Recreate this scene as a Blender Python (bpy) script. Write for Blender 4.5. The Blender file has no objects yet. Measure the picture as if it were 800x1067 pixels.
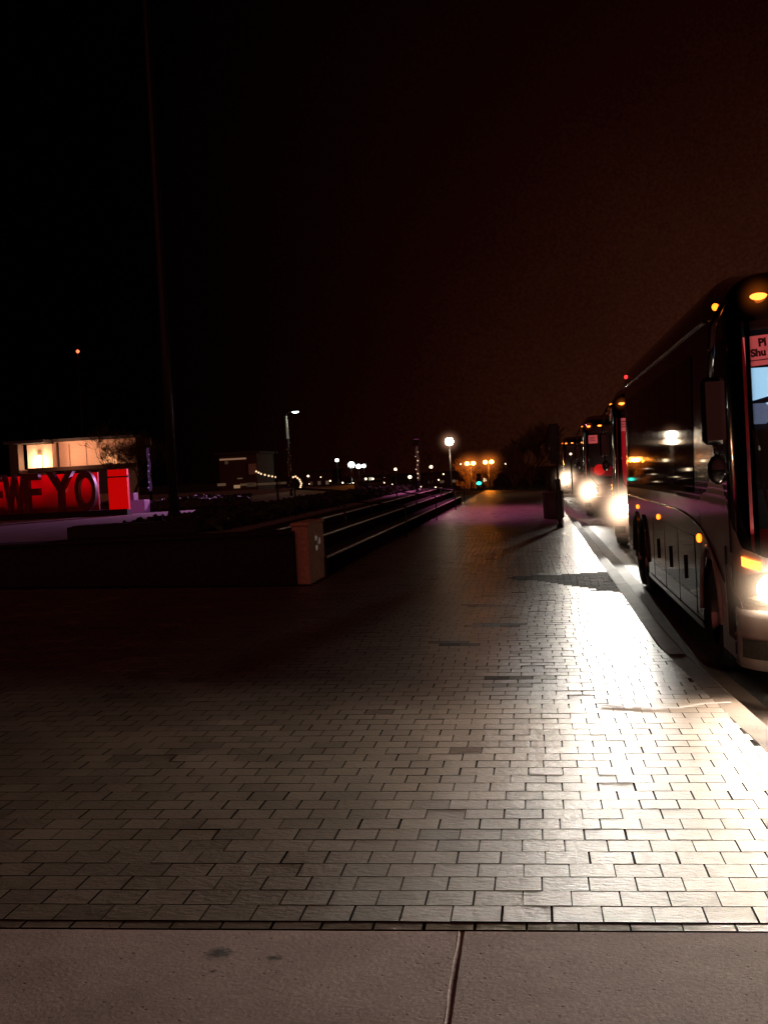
import bpy, math, random
from mathutils import Matrix, Vector, noise
R = math.radians
rnd = random.Random(7)
scene = bpy.context.scene
col = scene.collection
scene.view_settings.view_transform = 'Standard'
scene.view_settings.look = 'None'
scene.view_settings.exposure = 0
scene.cycles.max_bounces = 6
scene.cycles.use_denoising = True
scene.cycles.sample_clamp_indirect = 4
scene.cycles.volume_max_steps = 64

# ------------------------------------------------------------------ camera
F = 1350.0                    # focal length in pixels of an 800 px wide picture
EYE = 1.88
CAMR = Matrix.Rotation(R(6.65), 3, 'Z') @ Matrix.Rotation(R(90 - 1.76), 3, 'X') @ Matrix.Rotation(R(-3.0), 3, 'Z')
cd = bpy.data.cameras.new('camera')
cam = bpy.data.objects.new('camera', cd); col.objects.link(cam)
cam.matrix_world = Matrix.Translation((0, 0, EYE)) @ CAMR.to_4x4()
cd.sensor_fit = 'HORIZONTAL'; cd.sensor_width = 36; cd.lens = F / 800 * 36
cd.clip_end = 3000; cd.clip_start = .1
scene.camera = cam

def at(px, py, Y):
    """survey helper: the point at street distance Y that stands in direction (px, py)"""
    d = CAMR @ Vector(((px - 400) / F, -(py - 533.5) / F, -1))
    return Vector((0, 0, EYE)) + d * (Y / d.y)

# ------------------------------------------------------------------ ground heights
CURB = 1.35
def edge(y): return CURB + max(0.0, 13.0-y)*.045
def gz(x):                     # plaza paving falls towards the kerb
    return .035 * (CURB - max(x, -9.0))
ROAD_Z = -.16
UP = 1.0                       # level of the upper plaza at the top of the tiers

# ------------------------------------------------------------------ materials
def new_mat(name):
    m = bpy.data.materials.new(name); m.use_nodes = True
    nt = m.node_tree
    return m, nt, nt.nodes['Principled BSDF']

def mat(name, c, rough=.5, metal=0, coat=0, emis=None, es=0, bump=0, scale=30, vary=0, spec=None, coatr=.03):
    m, nt, p = new_mat(name)
    p.inputs['Base Color'].default_value = (*c, 1)
    p.inputs['Roughness'].default_value = rough
    p.inputs['Metallic'].default_value = metal
    p.inputs['Coat Weight'].default_value = coat
    p.inputs['Coat Roughness'].default_value = coatr
    if spec is not None: p.inputs['Specular IOR Level'].default_value = spec
    if emis: 
        p.inputs['Emission Color'].default_value = (*emis, 1)
        p.inputs['Emission Strength'].default_value = es
    if bump or vary:
        tc = nt.nodes.new('ShaderNodeTexCoord'); n = nt.nodes.new('ShaderNodeTexNoise')
        n.inputs['Scale'].default_value = scale; n.inputs['Detail'].default_value = 6
        nt.links.new(tc.outputs['Object'], n.inputs['Vector'])
        if bump:
            b = nt.nodes.new('ShaderNodeBump'); b.inputs['Strength'].default_value = bump; b.inputs['Distance'].default_value = .02
            nt.links.new(n.outputs['Fac'], b.inputs['Height']); nt.links.new(b.outputs['Normal'], p.inputs['Normal'])
        if vary:
            r = nt.nodes.new('ShaderNodeMapRange')
            r.inputs['From Min'].default_value = .25; r.inputs['From Max'].default_value = .75
            r.inputs['To Min'].default_value = 1 - vary; r.inputs['To Max'].default_value = 1 + vary
            nt.links.new(n.outputs['Fac'], r.inputs['Value'])
            x = nt.nodes.new('ShaderNodeVectorMath'); x.operation = 'SCALE'
            x.inputs[0].default_value = c
            nt.links.new(r.outputs['Result'], x.inputs['Scale'])
            nt.links.new(x.outputs['Vector'], p.inputs['Base Color'])
    return m

def glow_mat(name, c, s):
    m = bpy.data.materials.new(name); m.use_nodes = True; nt = m.node_tree
    nt.nodes.clear(); o = nt.nodes.new('ShaderNodeOutputMaterial'); e = nt.nodes.new('ShaderNodeEmission')
    e.inputs['Color'].default_value = (*c, 1); e.inputs['Strength'].default_value = s
    nt.links.new(e.outputs[0], o.inputs['Surface'])
    return m

def bloom_mat(name, c, s, power=3.0):
    """lens bloom painted around a lamp: emission that falls off from the middle of the sphere"""
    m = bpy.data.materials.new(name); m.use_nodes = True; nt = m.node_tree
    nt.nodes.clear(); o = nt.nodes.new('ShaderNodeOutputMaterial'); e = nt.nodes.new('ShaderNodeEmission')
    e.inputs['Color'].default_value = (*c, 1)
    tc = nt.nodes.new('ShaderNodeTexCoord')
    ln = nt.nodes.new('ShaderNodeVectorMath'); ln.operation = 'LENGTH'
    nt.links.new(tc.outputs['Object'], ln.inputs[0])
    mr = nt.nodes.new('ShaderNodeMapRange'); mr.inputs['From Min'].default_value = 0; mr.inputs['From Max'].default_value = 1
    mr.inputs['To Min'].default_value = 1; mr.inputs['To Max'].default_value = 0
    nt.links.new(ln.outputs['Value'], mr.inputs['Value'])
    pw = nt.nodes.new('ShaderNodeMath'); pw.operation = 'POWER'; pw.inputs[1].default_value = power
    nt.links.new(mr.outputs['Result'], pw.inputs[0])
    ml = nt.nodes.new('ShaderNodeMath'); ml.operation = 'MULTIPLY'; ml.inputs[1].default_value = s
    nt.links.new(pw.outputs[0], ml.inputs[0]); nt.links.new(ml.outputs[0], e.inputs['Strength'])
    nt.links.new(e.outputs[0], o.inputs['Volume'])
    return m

def glass_mat(name, tint, refl=.05):
    m = bpy.data.materials.new(name); m.use_nodes = True; nt = m.node_tree
    nt.nodes.clear(); o = nt.nodes.new('ShaderNodeOutputMaterial')
    t = nt.nodes.new('ShaderNodeBsdfTransparent'); t.inputs[0].default_value = (*tint, 1)
    g = nt.nodes.new('ShaderNodeBsdfGlossy'); g.inputs['Roughness'].default_value = .01
    f = nt.nodes.new('ShaderNodeFresnel'); f.inputs[0].default_value = 1.5
    mx = nt.nodes.new('ShaderNodeMixShader')
    nt.links.new(f.outputs[0], mx.inputs[0]); nt.links.new(t.outputs[0], mx.inputs[1]); nt.links.new(g.outputs[0], mx.inputs[2])
    nt.links.new(mx.outputs[0], o.inputs['Surface'])
    return m

def paver_mat(name, lines=False):
    m, nt, p = new_mat(name)
    N = nt.nodes; L = nt.links
    tc = N.new('ShaderNodeTexCoord')
    # slow stains
    n1 = N.new('ShaderNodeTexNoise'); n1.inputs['Scale'].default_value = 1.3; n1.inputs['Detail'].default_value = 5
    n2 = N.new('ShaderNodeTexNoise'); n2.inputs['Scale'].default_value = 22; n2.inputs['Detail'].default_value = 8; n2.inputs['Roughness'].default_value = .65
    n3 = N.new('ShaderNodeTexNoise'); n3.inputs['Scale'].default_value = 160; n3.inputs['Detail'].default_value = 3
    mp = N.new('ShaderNodeMapping'); mp.inputs['Scale'].default_value = (1, 1.8, 1)
    L.new(tc.outputs['Object'], mp.inputs['Vector'])
    for n in (n1, n3): L.new(tc.outputs['Object'], n.inputs['Vector'])
    L.new(mp.outputs[0], n2.inputs['Vector'])
    ramp = N.new('ShaderNodeValToRGB')
    ramp.color_ramp.elements[0].position = .3; ramp.color_ramp.elements[0].color = (.150, .119, .094, 1)
    ramp.color_ramp.elements[1].position = .72; ramp.color_ramp.elements[1].color = (.29, .24, .195, 1)
    L.new(n2.outputs['Fac'], ramp.inputs['Fac'])
    mul = N.new('ShaderNodeMixRGB'); mul.blend_type = 'MULTIPLY'; mul.inputs[0].default_value = 1
    L.new(ramp.outputs[0], mul.inputs[1])
    if lines:
        br = N.new('ShaderNodeTexBrick')
        br.inputs['Color1'].default_value = (1, 1, 1, 1); br.inputs['Color2'].default_value = (.7, .68, .66, 1); br.inputs['Mortar'].default_value = (.15, .15, .15, 1)
        br.inputs['Scale'].default_value = 1; br.inputs['Brick Width'].default_value = .203; br.inputs['Row Height'].default_value = .19
        br.inputs['Mortar Size'].default_value = .006
        L.new(tc.outputs['Object'], br.inputs['Vector']); src = br.outputs['Color']
    else:
        at_ = N.new('ShaderNodeAttribute'); at_.attribute_name = 'tone'; src = at_.outputs['Color']
    L.new(src, mul.inputs[2])
    mul2 = N.new('ShaderNodeMixRGB'); mul2.blend_type = 'MULTIPLY'; mul2.inputs[0].default_value = .8
    r1 = N.new('ShaderNodeValToRGB'); r1.color_ramp.elements[0].position = .3; r1.color_ramp.elements[0].color = (.55, .52, .5, 1)
    r1.color_ramp.elements[1].position = .65
    L.new(n1.outputs['Fac'], r1.inputs['Fac']); L.new(mul.outputs[0], mul2.inputs[1]); L.new(r1.outputs[0], mul2.inputs[2])
    L.new(mul2.outputs[0], p.inputs['Base Color'])
    rr = N.new('ShaderNodeMapRange'); rr.inputs['From Min'].default_value = .3; rr.inputs['From Max'].default_value = .7
    rr.inputs['To Min'].default_value = .30; rr.inputs['To Max'].default_value = .50
    L.new(n2.outputs['Fac'], rr.inputs['Value'])
    if lines: L.new(rr.outputs[0], p.inputs['Roughness'])
    else:
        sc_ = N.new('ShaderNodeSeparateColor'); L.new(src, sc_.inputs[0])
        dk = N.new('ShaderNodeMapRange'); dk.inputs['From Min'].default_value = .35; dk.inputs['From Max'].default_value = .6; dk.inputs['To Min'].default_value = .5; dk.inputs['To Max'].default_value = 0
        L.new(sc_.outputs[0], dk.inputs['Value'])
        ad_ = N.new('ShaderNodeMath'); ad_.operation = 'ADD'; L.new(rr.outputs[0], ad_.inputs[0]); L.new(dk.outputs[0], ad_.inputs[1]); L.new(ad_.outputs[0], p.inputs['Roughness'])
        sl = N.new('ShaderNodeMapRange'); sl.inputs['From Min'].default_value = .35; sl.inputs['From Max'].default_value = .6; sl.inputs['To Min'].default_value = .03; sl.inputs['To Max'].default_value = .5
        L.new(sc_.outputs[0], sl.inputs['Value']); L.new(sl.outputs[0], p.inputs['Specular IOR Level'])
    b1 = N.new('ShaderNodeBump'); b1.inputs['Strength'].default_value = .8; b1.inputs['Distance'].default_value = .016
    b2 = N.new('ShaderNodeBump'); b2.inputs['Strength'].default_value = .35; b2.inputs['Distance'].default_value = .003
    L.new(n2.outputs['Fac'], b1.inputs['Height']); L.new(n3.outputs['Fac'], b2.inputs['Height'])
    L.new(b1.outputs[0], b2.inputs['Normal']); L.new(b2.outputs[0], p.inputs['Normal'])
    return m

def concrete_mat(name, a, b, pits=True):
    m, nt, p = new_mat(name); N = nt.nodes; L = nt.links
    tc = N.new('ShaderNodeTexCoord')
    n1 = N.new('ShaderNodeTexNoise'); n1.inputs['Scale'].default_value = 2.2; n1.inputs['Detail'].default_value = 9; n1.inputs['Roughness'].default_value = .62
    n2 = N.new('ShaderNodeTexNoise'); n2.inputs['Scale'].default_value = 190; n2.inputs['Detail'].default_value = 3
    v = N.new('ShaderNodeTexVoronoi'); v.inputs['Scale'].default_value = 17; v.inputs['Randomness'].default_value = 1
    for n in (n1, n2, v): L.new(tc.outputs['Object'], n.inputs['Vector'])
    ramp = N.new('ShaderNodeValToRGB')
    ramp.color_ramp.elements[0].position = .3; ramp.color_ramp.elements[0].color = (*a, 1)
    ramp.color_ramp.elements[1].position = .7; ramp.color_ramp.elements[1].color = (*b, 1)
    L.new(n1.outputs['Fac'], ramp.inputs['Fac'])
    pr = N.new('ShaderNodeValToRGB'); pr.color_ramp.elements[0].position = .06; pr.color_ramp.elements[0].color = (.35, .33, .32, 1)
    pr.color_ramp.elements[1].position = .13
    L.new(v.outputs['Distance'], pr.inputs['Fac'])
    mx = N.new('ShaderNodeMixRGB'); mx.blend_type = 'MULTIPLY'; mx.inputs[0].default_value = .8 if pits else 0
    L.new(ramp.outputs[0], mx.inputs[1]); L.new(pr.outputs[0], mx.inputs[2])
    n4 = N.new('ShaderNodeTexNoise'); n4.inputs['Scale'].default_value = 55; n4.inputs['Detail'].default_value = 7; n4.inputs['Roughness'].default_value = .75
    L.new(tc.outputs['Object'], n4.inputs['Vector'])
    g4 = N.new('ShaderNodeMapRange'); g4.inputs['From Min'].default_value = .3; g4.inputs['From Max'].default_value = .7; g4.inputs['To Min'].default_value = .72; g4.inputs['To Max'].default_value = 1.2
    L.new(n4.outputs['Fac'], g4.inputs['Value'])
    sc4 = N.new('ShaderNodeVectorMath'); sc4.operation = 'SCALE'; L.new(mx.outputs[0], sc4.inputs[0]); L.new(g4.outputs[0], sc4.inputs['Scale'])
    L.new(sc4.outputs['Vector'], p.inputs['Base Color']); p.inputs['Roughness'].default_value = .8
    b1 = N.new('ShaderNodeBump'); b1.inputs['Strength'].default_value = .8; b1.inputs['Distance'].default_value = .006
    L.new(n4.outputs['Fac'], b1.inputs['Height'])
    b2 = N.new('ShaderNodeBump'); b2.inputs['Strength'].default_value = .6; b2.inputs['Distance'].default_value = .004
    L.new(pr.outputs[0], b2.inputs['Height']); L.new(b1.outputs[0], b2.inputs['Normal'])
    L.new(b2.outputs[0], p.inputs['Normal'])
    return m

M = {}
M['paver'] = paver_mat('grey_brown_concrete_paver')
M['paver_far'] = paver_mat('grey_brown_paving_far', True)
M['joint'] = mat('joint_sand', (.012, .009, .008), .95, spec=.05, bump=.5, scale=60)
M['concrete'] = concrete_mat('walkway_concrete', (.35, .26, .245), (.5, .385, .37))
M['kerbstone'] = concrete_mat('kerb_concrete', (.09, .062, .045), (.16, .115, .085))
M['asphalt'] = mat('asphalt', (.045, .042, .04), .62, bump=.8, scale=120, vary=.3)
M['brown'] = mat('worn_red_brick', (.03, .014, .009), .95, spec=.05, bump=.5, scale=25, vary=.45)
M['earth'] = mat('dark_soil', (.03, .025, .02), .95, bump=.6, scale=6, vary=.4)
M['upper'] = concrete_mat('upper_plaza_concrete', (.25, .24, .24), (.38, .37, .36), False)
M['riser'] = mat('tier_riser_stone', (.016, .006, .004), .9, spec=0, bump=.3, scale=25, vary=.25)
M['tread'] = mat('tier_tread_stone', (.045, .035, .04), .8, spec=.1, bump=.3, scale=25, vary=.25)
M['nosing'] = mat('pale_nosing_strip', (.7, .65, .6), .45, bump=.2, scale=50, vary=.15)
M['wall_dark'] = mat('dark_granite_wall', (.02, .014, .013), .8, bump=.3, scale=15, vary=.4)
M['pier'] = mat('brown_stone_pier', (.72, .52, .36), .85, spec=.05, bump=.3, scale=20, vary=.25)
M['plate'] = mat('switch_plate', (.72, .7, .66), .4, vary=.05, emis=(1,.95,.85), es=.06)
M['black'] = mat('black_metal', (.012, .012, .013), .4, vary=.2)
M['pole'] = mat('mast_paint', (.018, .008, .008), .5, vary=.25, scale=4)
M['bark'] = mat('bark', (.07, .045, .035), .9, bump=.6, scale=30, vary=.3)
M['twig'] = mat('twigs', (.09, .055, .04), .9, vary=.3)
M['leaf'] = mat('evergreen_leaf', (.03, .04, .022), .7, vary=.4, scale=8)
M['cream'] = mat('cream_stucco', (.55, .42, .32), .85, bump=.2, scale=12, vary=.15)
M['brownwall'] = mat('brown_masonry', (.05, .03, .022), .85, bump=.3, scale=12, vary=.3)
M['dark_roof'] = mat('dark_roofing', (.03, .028, .03), .8, vary=.3)
M['redpanel'] = mat('red_lacquer_panel', (.65, .015, .015), .5, emis=(1, .0, .0), es=.42, vary=.25, scale=2)
M['letter'] = mat('dark_letter_face', (.02, .004, .004), .5, emis=(1, 0, 0), es=.008, vary=.2)
M['planter'] = mat('purple_grey_planter', (.16, .12, .15), .55, bump=.3, scale=14, vary=.2)
m_ = bpy.data.materials.new('worn_red_brick_patch'); m_.use_nodes = True; nt = m_.node_tree; nt.nodes.clear()
o_ = nt.nodes.new('ShaderNodeOutputMaterial'); d_ = nt.nodes.new('ShaderNodeBsdfDiffuse'); br = nt.nodes.new('ShaderNodeTexBrick'); tc = nt.nodes.new('ShaderNodeTexCoord')
br.inputs['Color1'].default_value = (.11, .048, .022, 1); br.inputs['Color2'].default_value = (.06, .026, .013, 1); br.inputs['Mortar'].default_value = (.01, .006, .004, 1)
br.inputs['Scale'].default_value = 1; br.inputs['Brick Width'].default_value = .2; br.inputs['Row Height'].default_value = .19; br.inputs['Mortar Size'].default_value = .012
nt.links.new(tc.outputs['Object'], br.inputs['Vector']); nt.links.new(br.outputs[0], d_.inputs[0]); nt.links.new(d_.outputs[0], o_.inputs[0])
M['brown'] = m_
# bus
M['paint'] = mat('bus_white_paint', (.6, .52, .49), .3, coat=1, vary=.05, scale=3, coatr=.04)
M['silver'] = mat('polished_side_panel', (.045, .032, .034), .2, metal=.1, coat=1, vary=.12, scale=2, coatr=.03)
M['mask'] = mat('black_gloss_mask', (.006, .006, .007), .12, coat=1, vary=.2, scale=2)
M['side_glass'] = mat('tinted_side_glass', (.006, .007, .008), .03, spec=.8, vary=.2, scale=1)
M['screen'] = glass_mat('windscreen_glass', (.86, .9, .92))
M['rubber'] = mat('tyre_rubber', (.018, .018, .018), .75, bump=.3, scale=50, vary=.3)
M['chrome'] = mat('chrome', (.75, .73, .7), .12, metal=1, vary=.08)
M['dull'] = mat('dull_alloy', (.12, .11, .1), .35, metal=.8, vary=.2)
M['grille'] = mat('grey_louvre', (.075, .08, .07), .55, bump=.5, scale=60, vary=.3)
M['inside'] = mat('dark_interior', (.03, .028, .03), .8, vary=.3)
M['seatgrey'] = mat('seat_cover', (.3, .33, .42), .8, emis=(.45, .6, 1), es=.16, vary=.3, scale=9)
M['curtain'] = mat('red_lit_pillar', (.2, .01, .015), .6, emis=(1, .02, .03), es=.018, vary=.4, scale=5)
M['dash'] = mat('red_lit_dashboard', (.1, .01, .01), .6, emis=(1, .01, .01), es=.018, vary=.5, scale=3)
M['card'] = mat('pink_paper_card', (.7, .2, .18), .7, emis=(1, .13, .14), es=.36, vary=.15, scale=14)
M['ink'] = mat('dark_ink', (.09, .012, .02), .6, vary=.1)
M['redlamp'] = mat('red_board', (.5, .01, .01), .5, emis=(1, .01, .01), es=.45, vary=.2, scale=5)
M['coach_light'] = mat('lit_blue_ceiling', (.4, .6, .9), .6, emis=(.42, .74, 1), es=.95, vary=.3, scale=3)
M['head'] = glow_mat('headlight_lens', (1, .86, .66), 26)
M['head_dip'] = glow_mat('headlight_lens_close', (1, .8, .55), 14)
M['amber'] = glow_mat('amber_lens', (1, .17, .01), 4.5)
M['amber_hot'] = glow_mat('amber_lens_hot', (1, .19, .025), 5)
M['red'] = glow_mat('red_lens', (1, .03, .03), 2.4)
M['white_lamp'] = glow_mat('white_lamp', (1, .93, .8), 9)
M['warm_lamp'] = glow_mat('warm_lamp', (1, .83, .62), 26)
M['cool_lamp'] = glow_mat('cool_lamp', (.88, 1, .95), 7)
M['sodium'] = glow_mat('sodium_lamp', (1, .42, .08), 14)
M['green'] = glow_mat('green_lamp', (.05, 1, .7), 2.2)
M['fairy'] = glow_mat('string_light', (1, .62, .35), 1.8)
M['small_warm'] = glow_mat('small_warm_lamp', (1, .72, .45), 5)
M['dim_warm'] = glow_mat('dim_warm_window', (1, .55, .3), .13)
M['beacon'] = glow_mat('beacon', (1, .12, .04), 3.5)
M['violet'] = glow_mat('violet_led', (.6, .25, .9), .45)
M['violet_lens'] = glow_mat('violet_flood_lens', (.7, .2, .9), 3)
M['bloom_w'] = bloom_mat('lit_haze_white', (1, .66, .42), 34, 7.5)  # painted bloom of the headlights, not haze
M['bloom_big'] = bloom_mat('lit_haze_lamp', (1, .48, .28), 2.2, 6)  # painted bloom of the globe lamp, not haze
M['bloom_a'] = bloom_mat('lit_haze_amber', (1, .2, .02), 2.2, 2.6)  # painted bloom of the amber lamps, not haze
M['bloom_o'] = bloom_mat('lit_haze_sodium', (1, .22, .03), .9, 4)  # painted bloom of the sodium lamps, not haze

# ------------------------------------------------------------------ mesh builder
class MB:
    def __init__(s): s.v = []; s.f = []; s.smooth = []
    def grid(s, rows, smooth=True, flip=False):
        b = len(s.v); n = len(rows[0])
        for r in rows: s.v += [tuple(p) for p in r]
        for i in range(len(rows) - 1):
            for j in range(n - 1):
                q = (b+i*n+j, b+i*n+j+1, b+(i+1)*n+j+1, b+(i+1)*n+j)
                s.f.append(q[::-1] if flip else q); s.smooth.append(smooth)
    def box(s, c, d, rot=None, bev=0):
        hx, hy, hz = d[0]/2, d[1]/2, d[2]/2
        b = len(s.v); bev = min(bev, hx*.8, hy*.8, hz*.8)
        if bev <= 0:
            pts = [(x*hx, y*hy, z*hz) for z in (-1, 1) for y in (-1, 1) for x in (-1, 1)]
            fs = [(0,2,3,1),(4,5,7,6),(0,1,5,4),(2,6,7,3),(0,4,6,2),(1,3,7,5)]
        else:
            pts = []; idx = {}
            for ax in range(3):
                for x in (-1, 1):
                    for y in (-1, 1):
                        for z in (-1, 1):
                            p = [x*(hx-bev), y*(hy-bev), z*(hz-bev)]
                            p[ax] = (x, y, z)[ax]*(hx, hy, hz)[ax]
                            idx[(ax, x, y, z)] = len(pts); pts.append(tuple(p))
            fs = []
            I = idx
            for sgn in (-1, 1):
                f = [I[(0,sgn,-1,-1)],I[(0,sgn,1,-1)],I[(0,sgn,1,1)],I[(0,sgn,-1,1)]]; fs.append(f if sgn>0 else f[::-1])
                f = [I[(1,-1,sgn,-1)],I[(1,-1,sgn,1)],I[(1,1,sgn,1)],I[(1,1,sgn,-1)]]; fs.append(f if sgn>0 else f[::-1])
                f = [I[(2,-1,-1,sgn)],I[(2,1,-1,sgn)],I[(2,1,1,sgn)],I[(2,-1,1,sgn)]]; fs.append(f if sgn>0 else f[::-1])
            for a in (-1, 1):
                for c2 in (-1, 1):
                    f=[I[(0,a,c2,-1)],I[(1,a,c2,-1)],I[(1,a,c2,1)],I[(0,a,c2,1)]]; fs.append(f if a*c2>0 else f[::-1])
                    f=[I[(0,a,-1,c2)],I[(0,a,1,c2)],I[(2,a,1,c2)],I[(2,a,-1,c2)]]; fs.append(f if a*c2>0 else f[::-1])
                    f=[I[(1,-1,a,c2)],I[(2,-1,a,c2)],I[(2,1,a,c2)],I[(1,1,a,c2)]]; fs.append(f if a*c2>0 else f[::-1])
                    for e in (-1, 1):
                        f=[I[(0,a,c2,e)],I[(1,a,c2,e)],I[(2,a,c2,e)]]; fs.append(f if a*c2*e>0 else f[::-1])
        for p in pts:
            p = Vector(p)
            if rot is not None: p = rot @ p
            s.v.append((p.x+c[0], p.y+c[1], p.z+c[2]))
        for f in fs: s.f.append(tuple(b+i for i in f)); s.smooth.append(False)
        return s
    def tube(s, pts, rad, n=10, cap=True, smooth=True):
        pts = [Vector(p) for p in pts]
        if not hasattr(rad, '__len__'): rad = [rad]*len(pts)
        b = len(s.v); up = Vector((0, 0, 1))
        for i, p in enumerate(pts):
            t = (pts[min(i+1, len(pts)-1)] - pts[max(i-1, 0)]).normalized()
            a = t.cross(up)
            if a.length < .05: a = t.cross(Vector((1, 0, 0)))
            a.normalize(); c = a.cross(t)
            for k in range(n):
                q = p + (a*math.cos(2*math.pi*k/n) + c*math.sin(2*math.pi*k/n))*rad[i]
                s.v.append(tuple(q))
        for i in range(len(pts)-1):
            for k in range(n):
                k2 = (k+1) % n
                s.f.append((b+i*n+k, b+i*n+k2, b+(i+1)*n+k2, b+(i+1)*n+k)); s.smooth.append(smooth)
        if cap:
            s.f.append(tuple(b+k for k in range(n))[::-1]); s.smooth.append(False)
            s.f.append(tuple(b+(len(pts)-1)*n+k for k in range(n))); s.smooth.append(False)
        return s
    def ball(s, c, r, nu=16, nv=10):
        if not hasattr(r, '__len__'): r = (r, r, r)
        rows = []
        for i in range(nv+1):
            a = -math.pi/2 + math.pi*i/nv
            rows.append([(c[0]+r[0]*math.cos(a)*math.cos(2*math.pi*j/nu), c[1]+r[1]*math.cos(a)*math.sin(2*math.pi*j/nu), c[2]+r[2]*math.sin(a)) for j in range(nu+1)])
        s.grid(rows); return s
    def lathe(s, prof, c=(0, 0, 0), n=32, axis='z'):
        rows = []
        for r, h in prof:
            row = []
            for j in range(n+1):
                a = 2*math.pi*j/n
                x, y = r*math.cos(a), r*math.sin(a)
                row.append((c[0]+x, c[1]+y, c[2]+h) if axis == 'z' else ((c[0]+h, c[1]+x, c[2]+y) if axis == 'x' else (c[0]+x, c[1]+h, c[2]+y)))
            rows.append(row)
        s.grid(rows); return s
    def build(s, name, m, parent=None, loc=None):
        me = bpy.data.meshes.new(name); me.from_pydata(s.v, [], s.f)
        me.polygons.foreach_set('use_smooth', s.smooth)
        me.materials.append(m); me.update()
        o = bpy.data.objects.new(name, me); col.objects.link(o)
        if parent: o.parent = parent
        if loc is not None: o.location = loc
        return o

def tag(o, label=None, cat=None, group=None, kind=None):
    if label: o['label'] = label
    if cat: o['category'] = cat
    if group: o['group'] = group
    if kind: o['kind'] = kind
    return o
def empty(name, loc=(0, 0, 0), rz=0):
    e = bpy.data.objects.new(name, None); col.objects.link(e); e.location = loc; e.rotation_euler.z = rz
    e.empty_display_size = .1
    return e
def struct(o): o['kind'] = 'structure'; return o
def copy_tree(o, parent=None):
    kids = list(o.children)
    c = o.copy(); col.objects.link(c)
    c.parent = parent
    for k in kids: copy_tree(k, c)
    return c
def bloom(c, r, m, parent):
    o = MB().ball((0, 0, 0), 1, 20, 12).build('lit_haze', m, parent, c)  # glowing sphere that stands in for the lamp's bloom
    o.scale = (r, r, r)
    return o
def lamp(kind, name, loc, energy, color, size=.1, direction=None, cone=None, blend=.5, parent=None):
    ld = bpy.data.lights.new(name, kind); ld.energy = energy; ld.color = color
    ld.shadow_soft_size = size
    if kind == 'SPOT': ld.spot_size = R(cone); ld.spot_blend = blend
    o = bpy.data.objects.new(name, ld); col.objects.link(o); o.location = loc
    if direction is not None: o.rotation_euler = Vector(direction).to_track_quat('-Z', 'Y').to_euler()
    if parent: o.parent = parent
    return o

# ------------------------------------------------------------------ world
w = bpy.data.worlds.new('World'); scene.world = w; w.use_nodes = True
nt = w.node_tree; N = nt.nodes; L = nt.links
bg = N['Background']
tc = N.new('ShaderNodeTexCoord'); sep = N.new('ShaderNodeSeparateXYZ'); L.new(tc.outputs['Generated'], sep.inputs[0])
az = N.new('ShaderNodeMapRange'); az.interpolation_type = 'SMOOTHSTEP'
az.inputs['From Min'].default_value = -.33; az.inputs['From Max'].default_value = .26
L.new(sep.outputs['X'], az.inputs['Value'])
el = N.new('ShaderNodeMapRange'); el.inputs['From Min'].default_value = -.01; el.inputs['From Max'].default_value = .42
el.inputs['To Min'].default_value = 1; el.inputs['To Max'].default_value = .22
L.new(sep.outputs['Z'], el.inputs['Value'])
pw = N.new('ShaderNodeMath'); pw.operation = 'POWER'; pw.inputs[1].default_value = 1.3; L.new(el.outputs[0], pw.inputs[0])
mu = N.new('ShaderNodeMath'); mu.operation = 'MULTIPLY'; L.new(az.outputs[0], mu.inputs[0]); L.new(pw.outputs[0], mu.inputs[1])
rmp = N.new('ShaderNodeValToRGB'); cr = rmp.color_ramp
cr.elements[0].color = (.00012, .00008, .00008, 1); cr.elements[1].color = (.036, .0105, .0050, 1)
e = cr.elements.new(.3); e.color = (.0064, .0010, .0006, 1)
e = cr.elements.new(.6); e.color = (.0175, .0041, .0019, 1)
cn = N.new('ShaderNodeTexNoise'); cn.inputs['Scale'].default_value = 5; cn.inputs['Detail'].default_value = 5
L.new(tc.outputs['Generated'], cn.inputs['Vector'])
cm = N.new('ShaderNodeMapRange'); cm.inputs['From Min'].default_value = .3; cm.inputs['From Max'].default_value = .7; cm.inputs['To Min'].default_value = .86; cm.inputs['To Max'].default_value = 1.1
L.new(cn.outputs['Fac'], cm.inputs['Value']); mu2 = N.new('ShaderNodeMath'); mu2.operation = 'MULTIPLY'
L.new(mu.outputs[0], mu2.inputs[0]); L.new(cm.outputs[0], mu2.inputs[1]); mu = mu2
fn = N.new('ShaderNodeTexNoise'); fn.inputs['Scale'].default_value = 420; fn.inputs['Detail'].default_value = 1
L.new(tc.outputs['Generated'], fn.inputs['Vector'])
fm = N.new('ShaderNodeMapRange'); fm.inputs['From Min'].default_value = .25; fm.inputs['From Max'].default_value = .75; fm.inputs['To Min'].default_value = .84; fm.inputs['To Max'].default_value = 1.16
L.new(fn.outputs['Fac'], fm.inputs['Value']); mu3 = N.new('ShaderNodeMath'); mu3.operation = 'MULTIPLY'
L.new(mu.outputs[0], mu3.inputs[0]); L.new(fm.outputs[0], mu3.inputs[1]); mu = mu3
L.new(mu.outputs[0], rmp.inputs['Fac']); L.new(rmp.outputs[0], bg.inputs['Color'])
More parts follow.
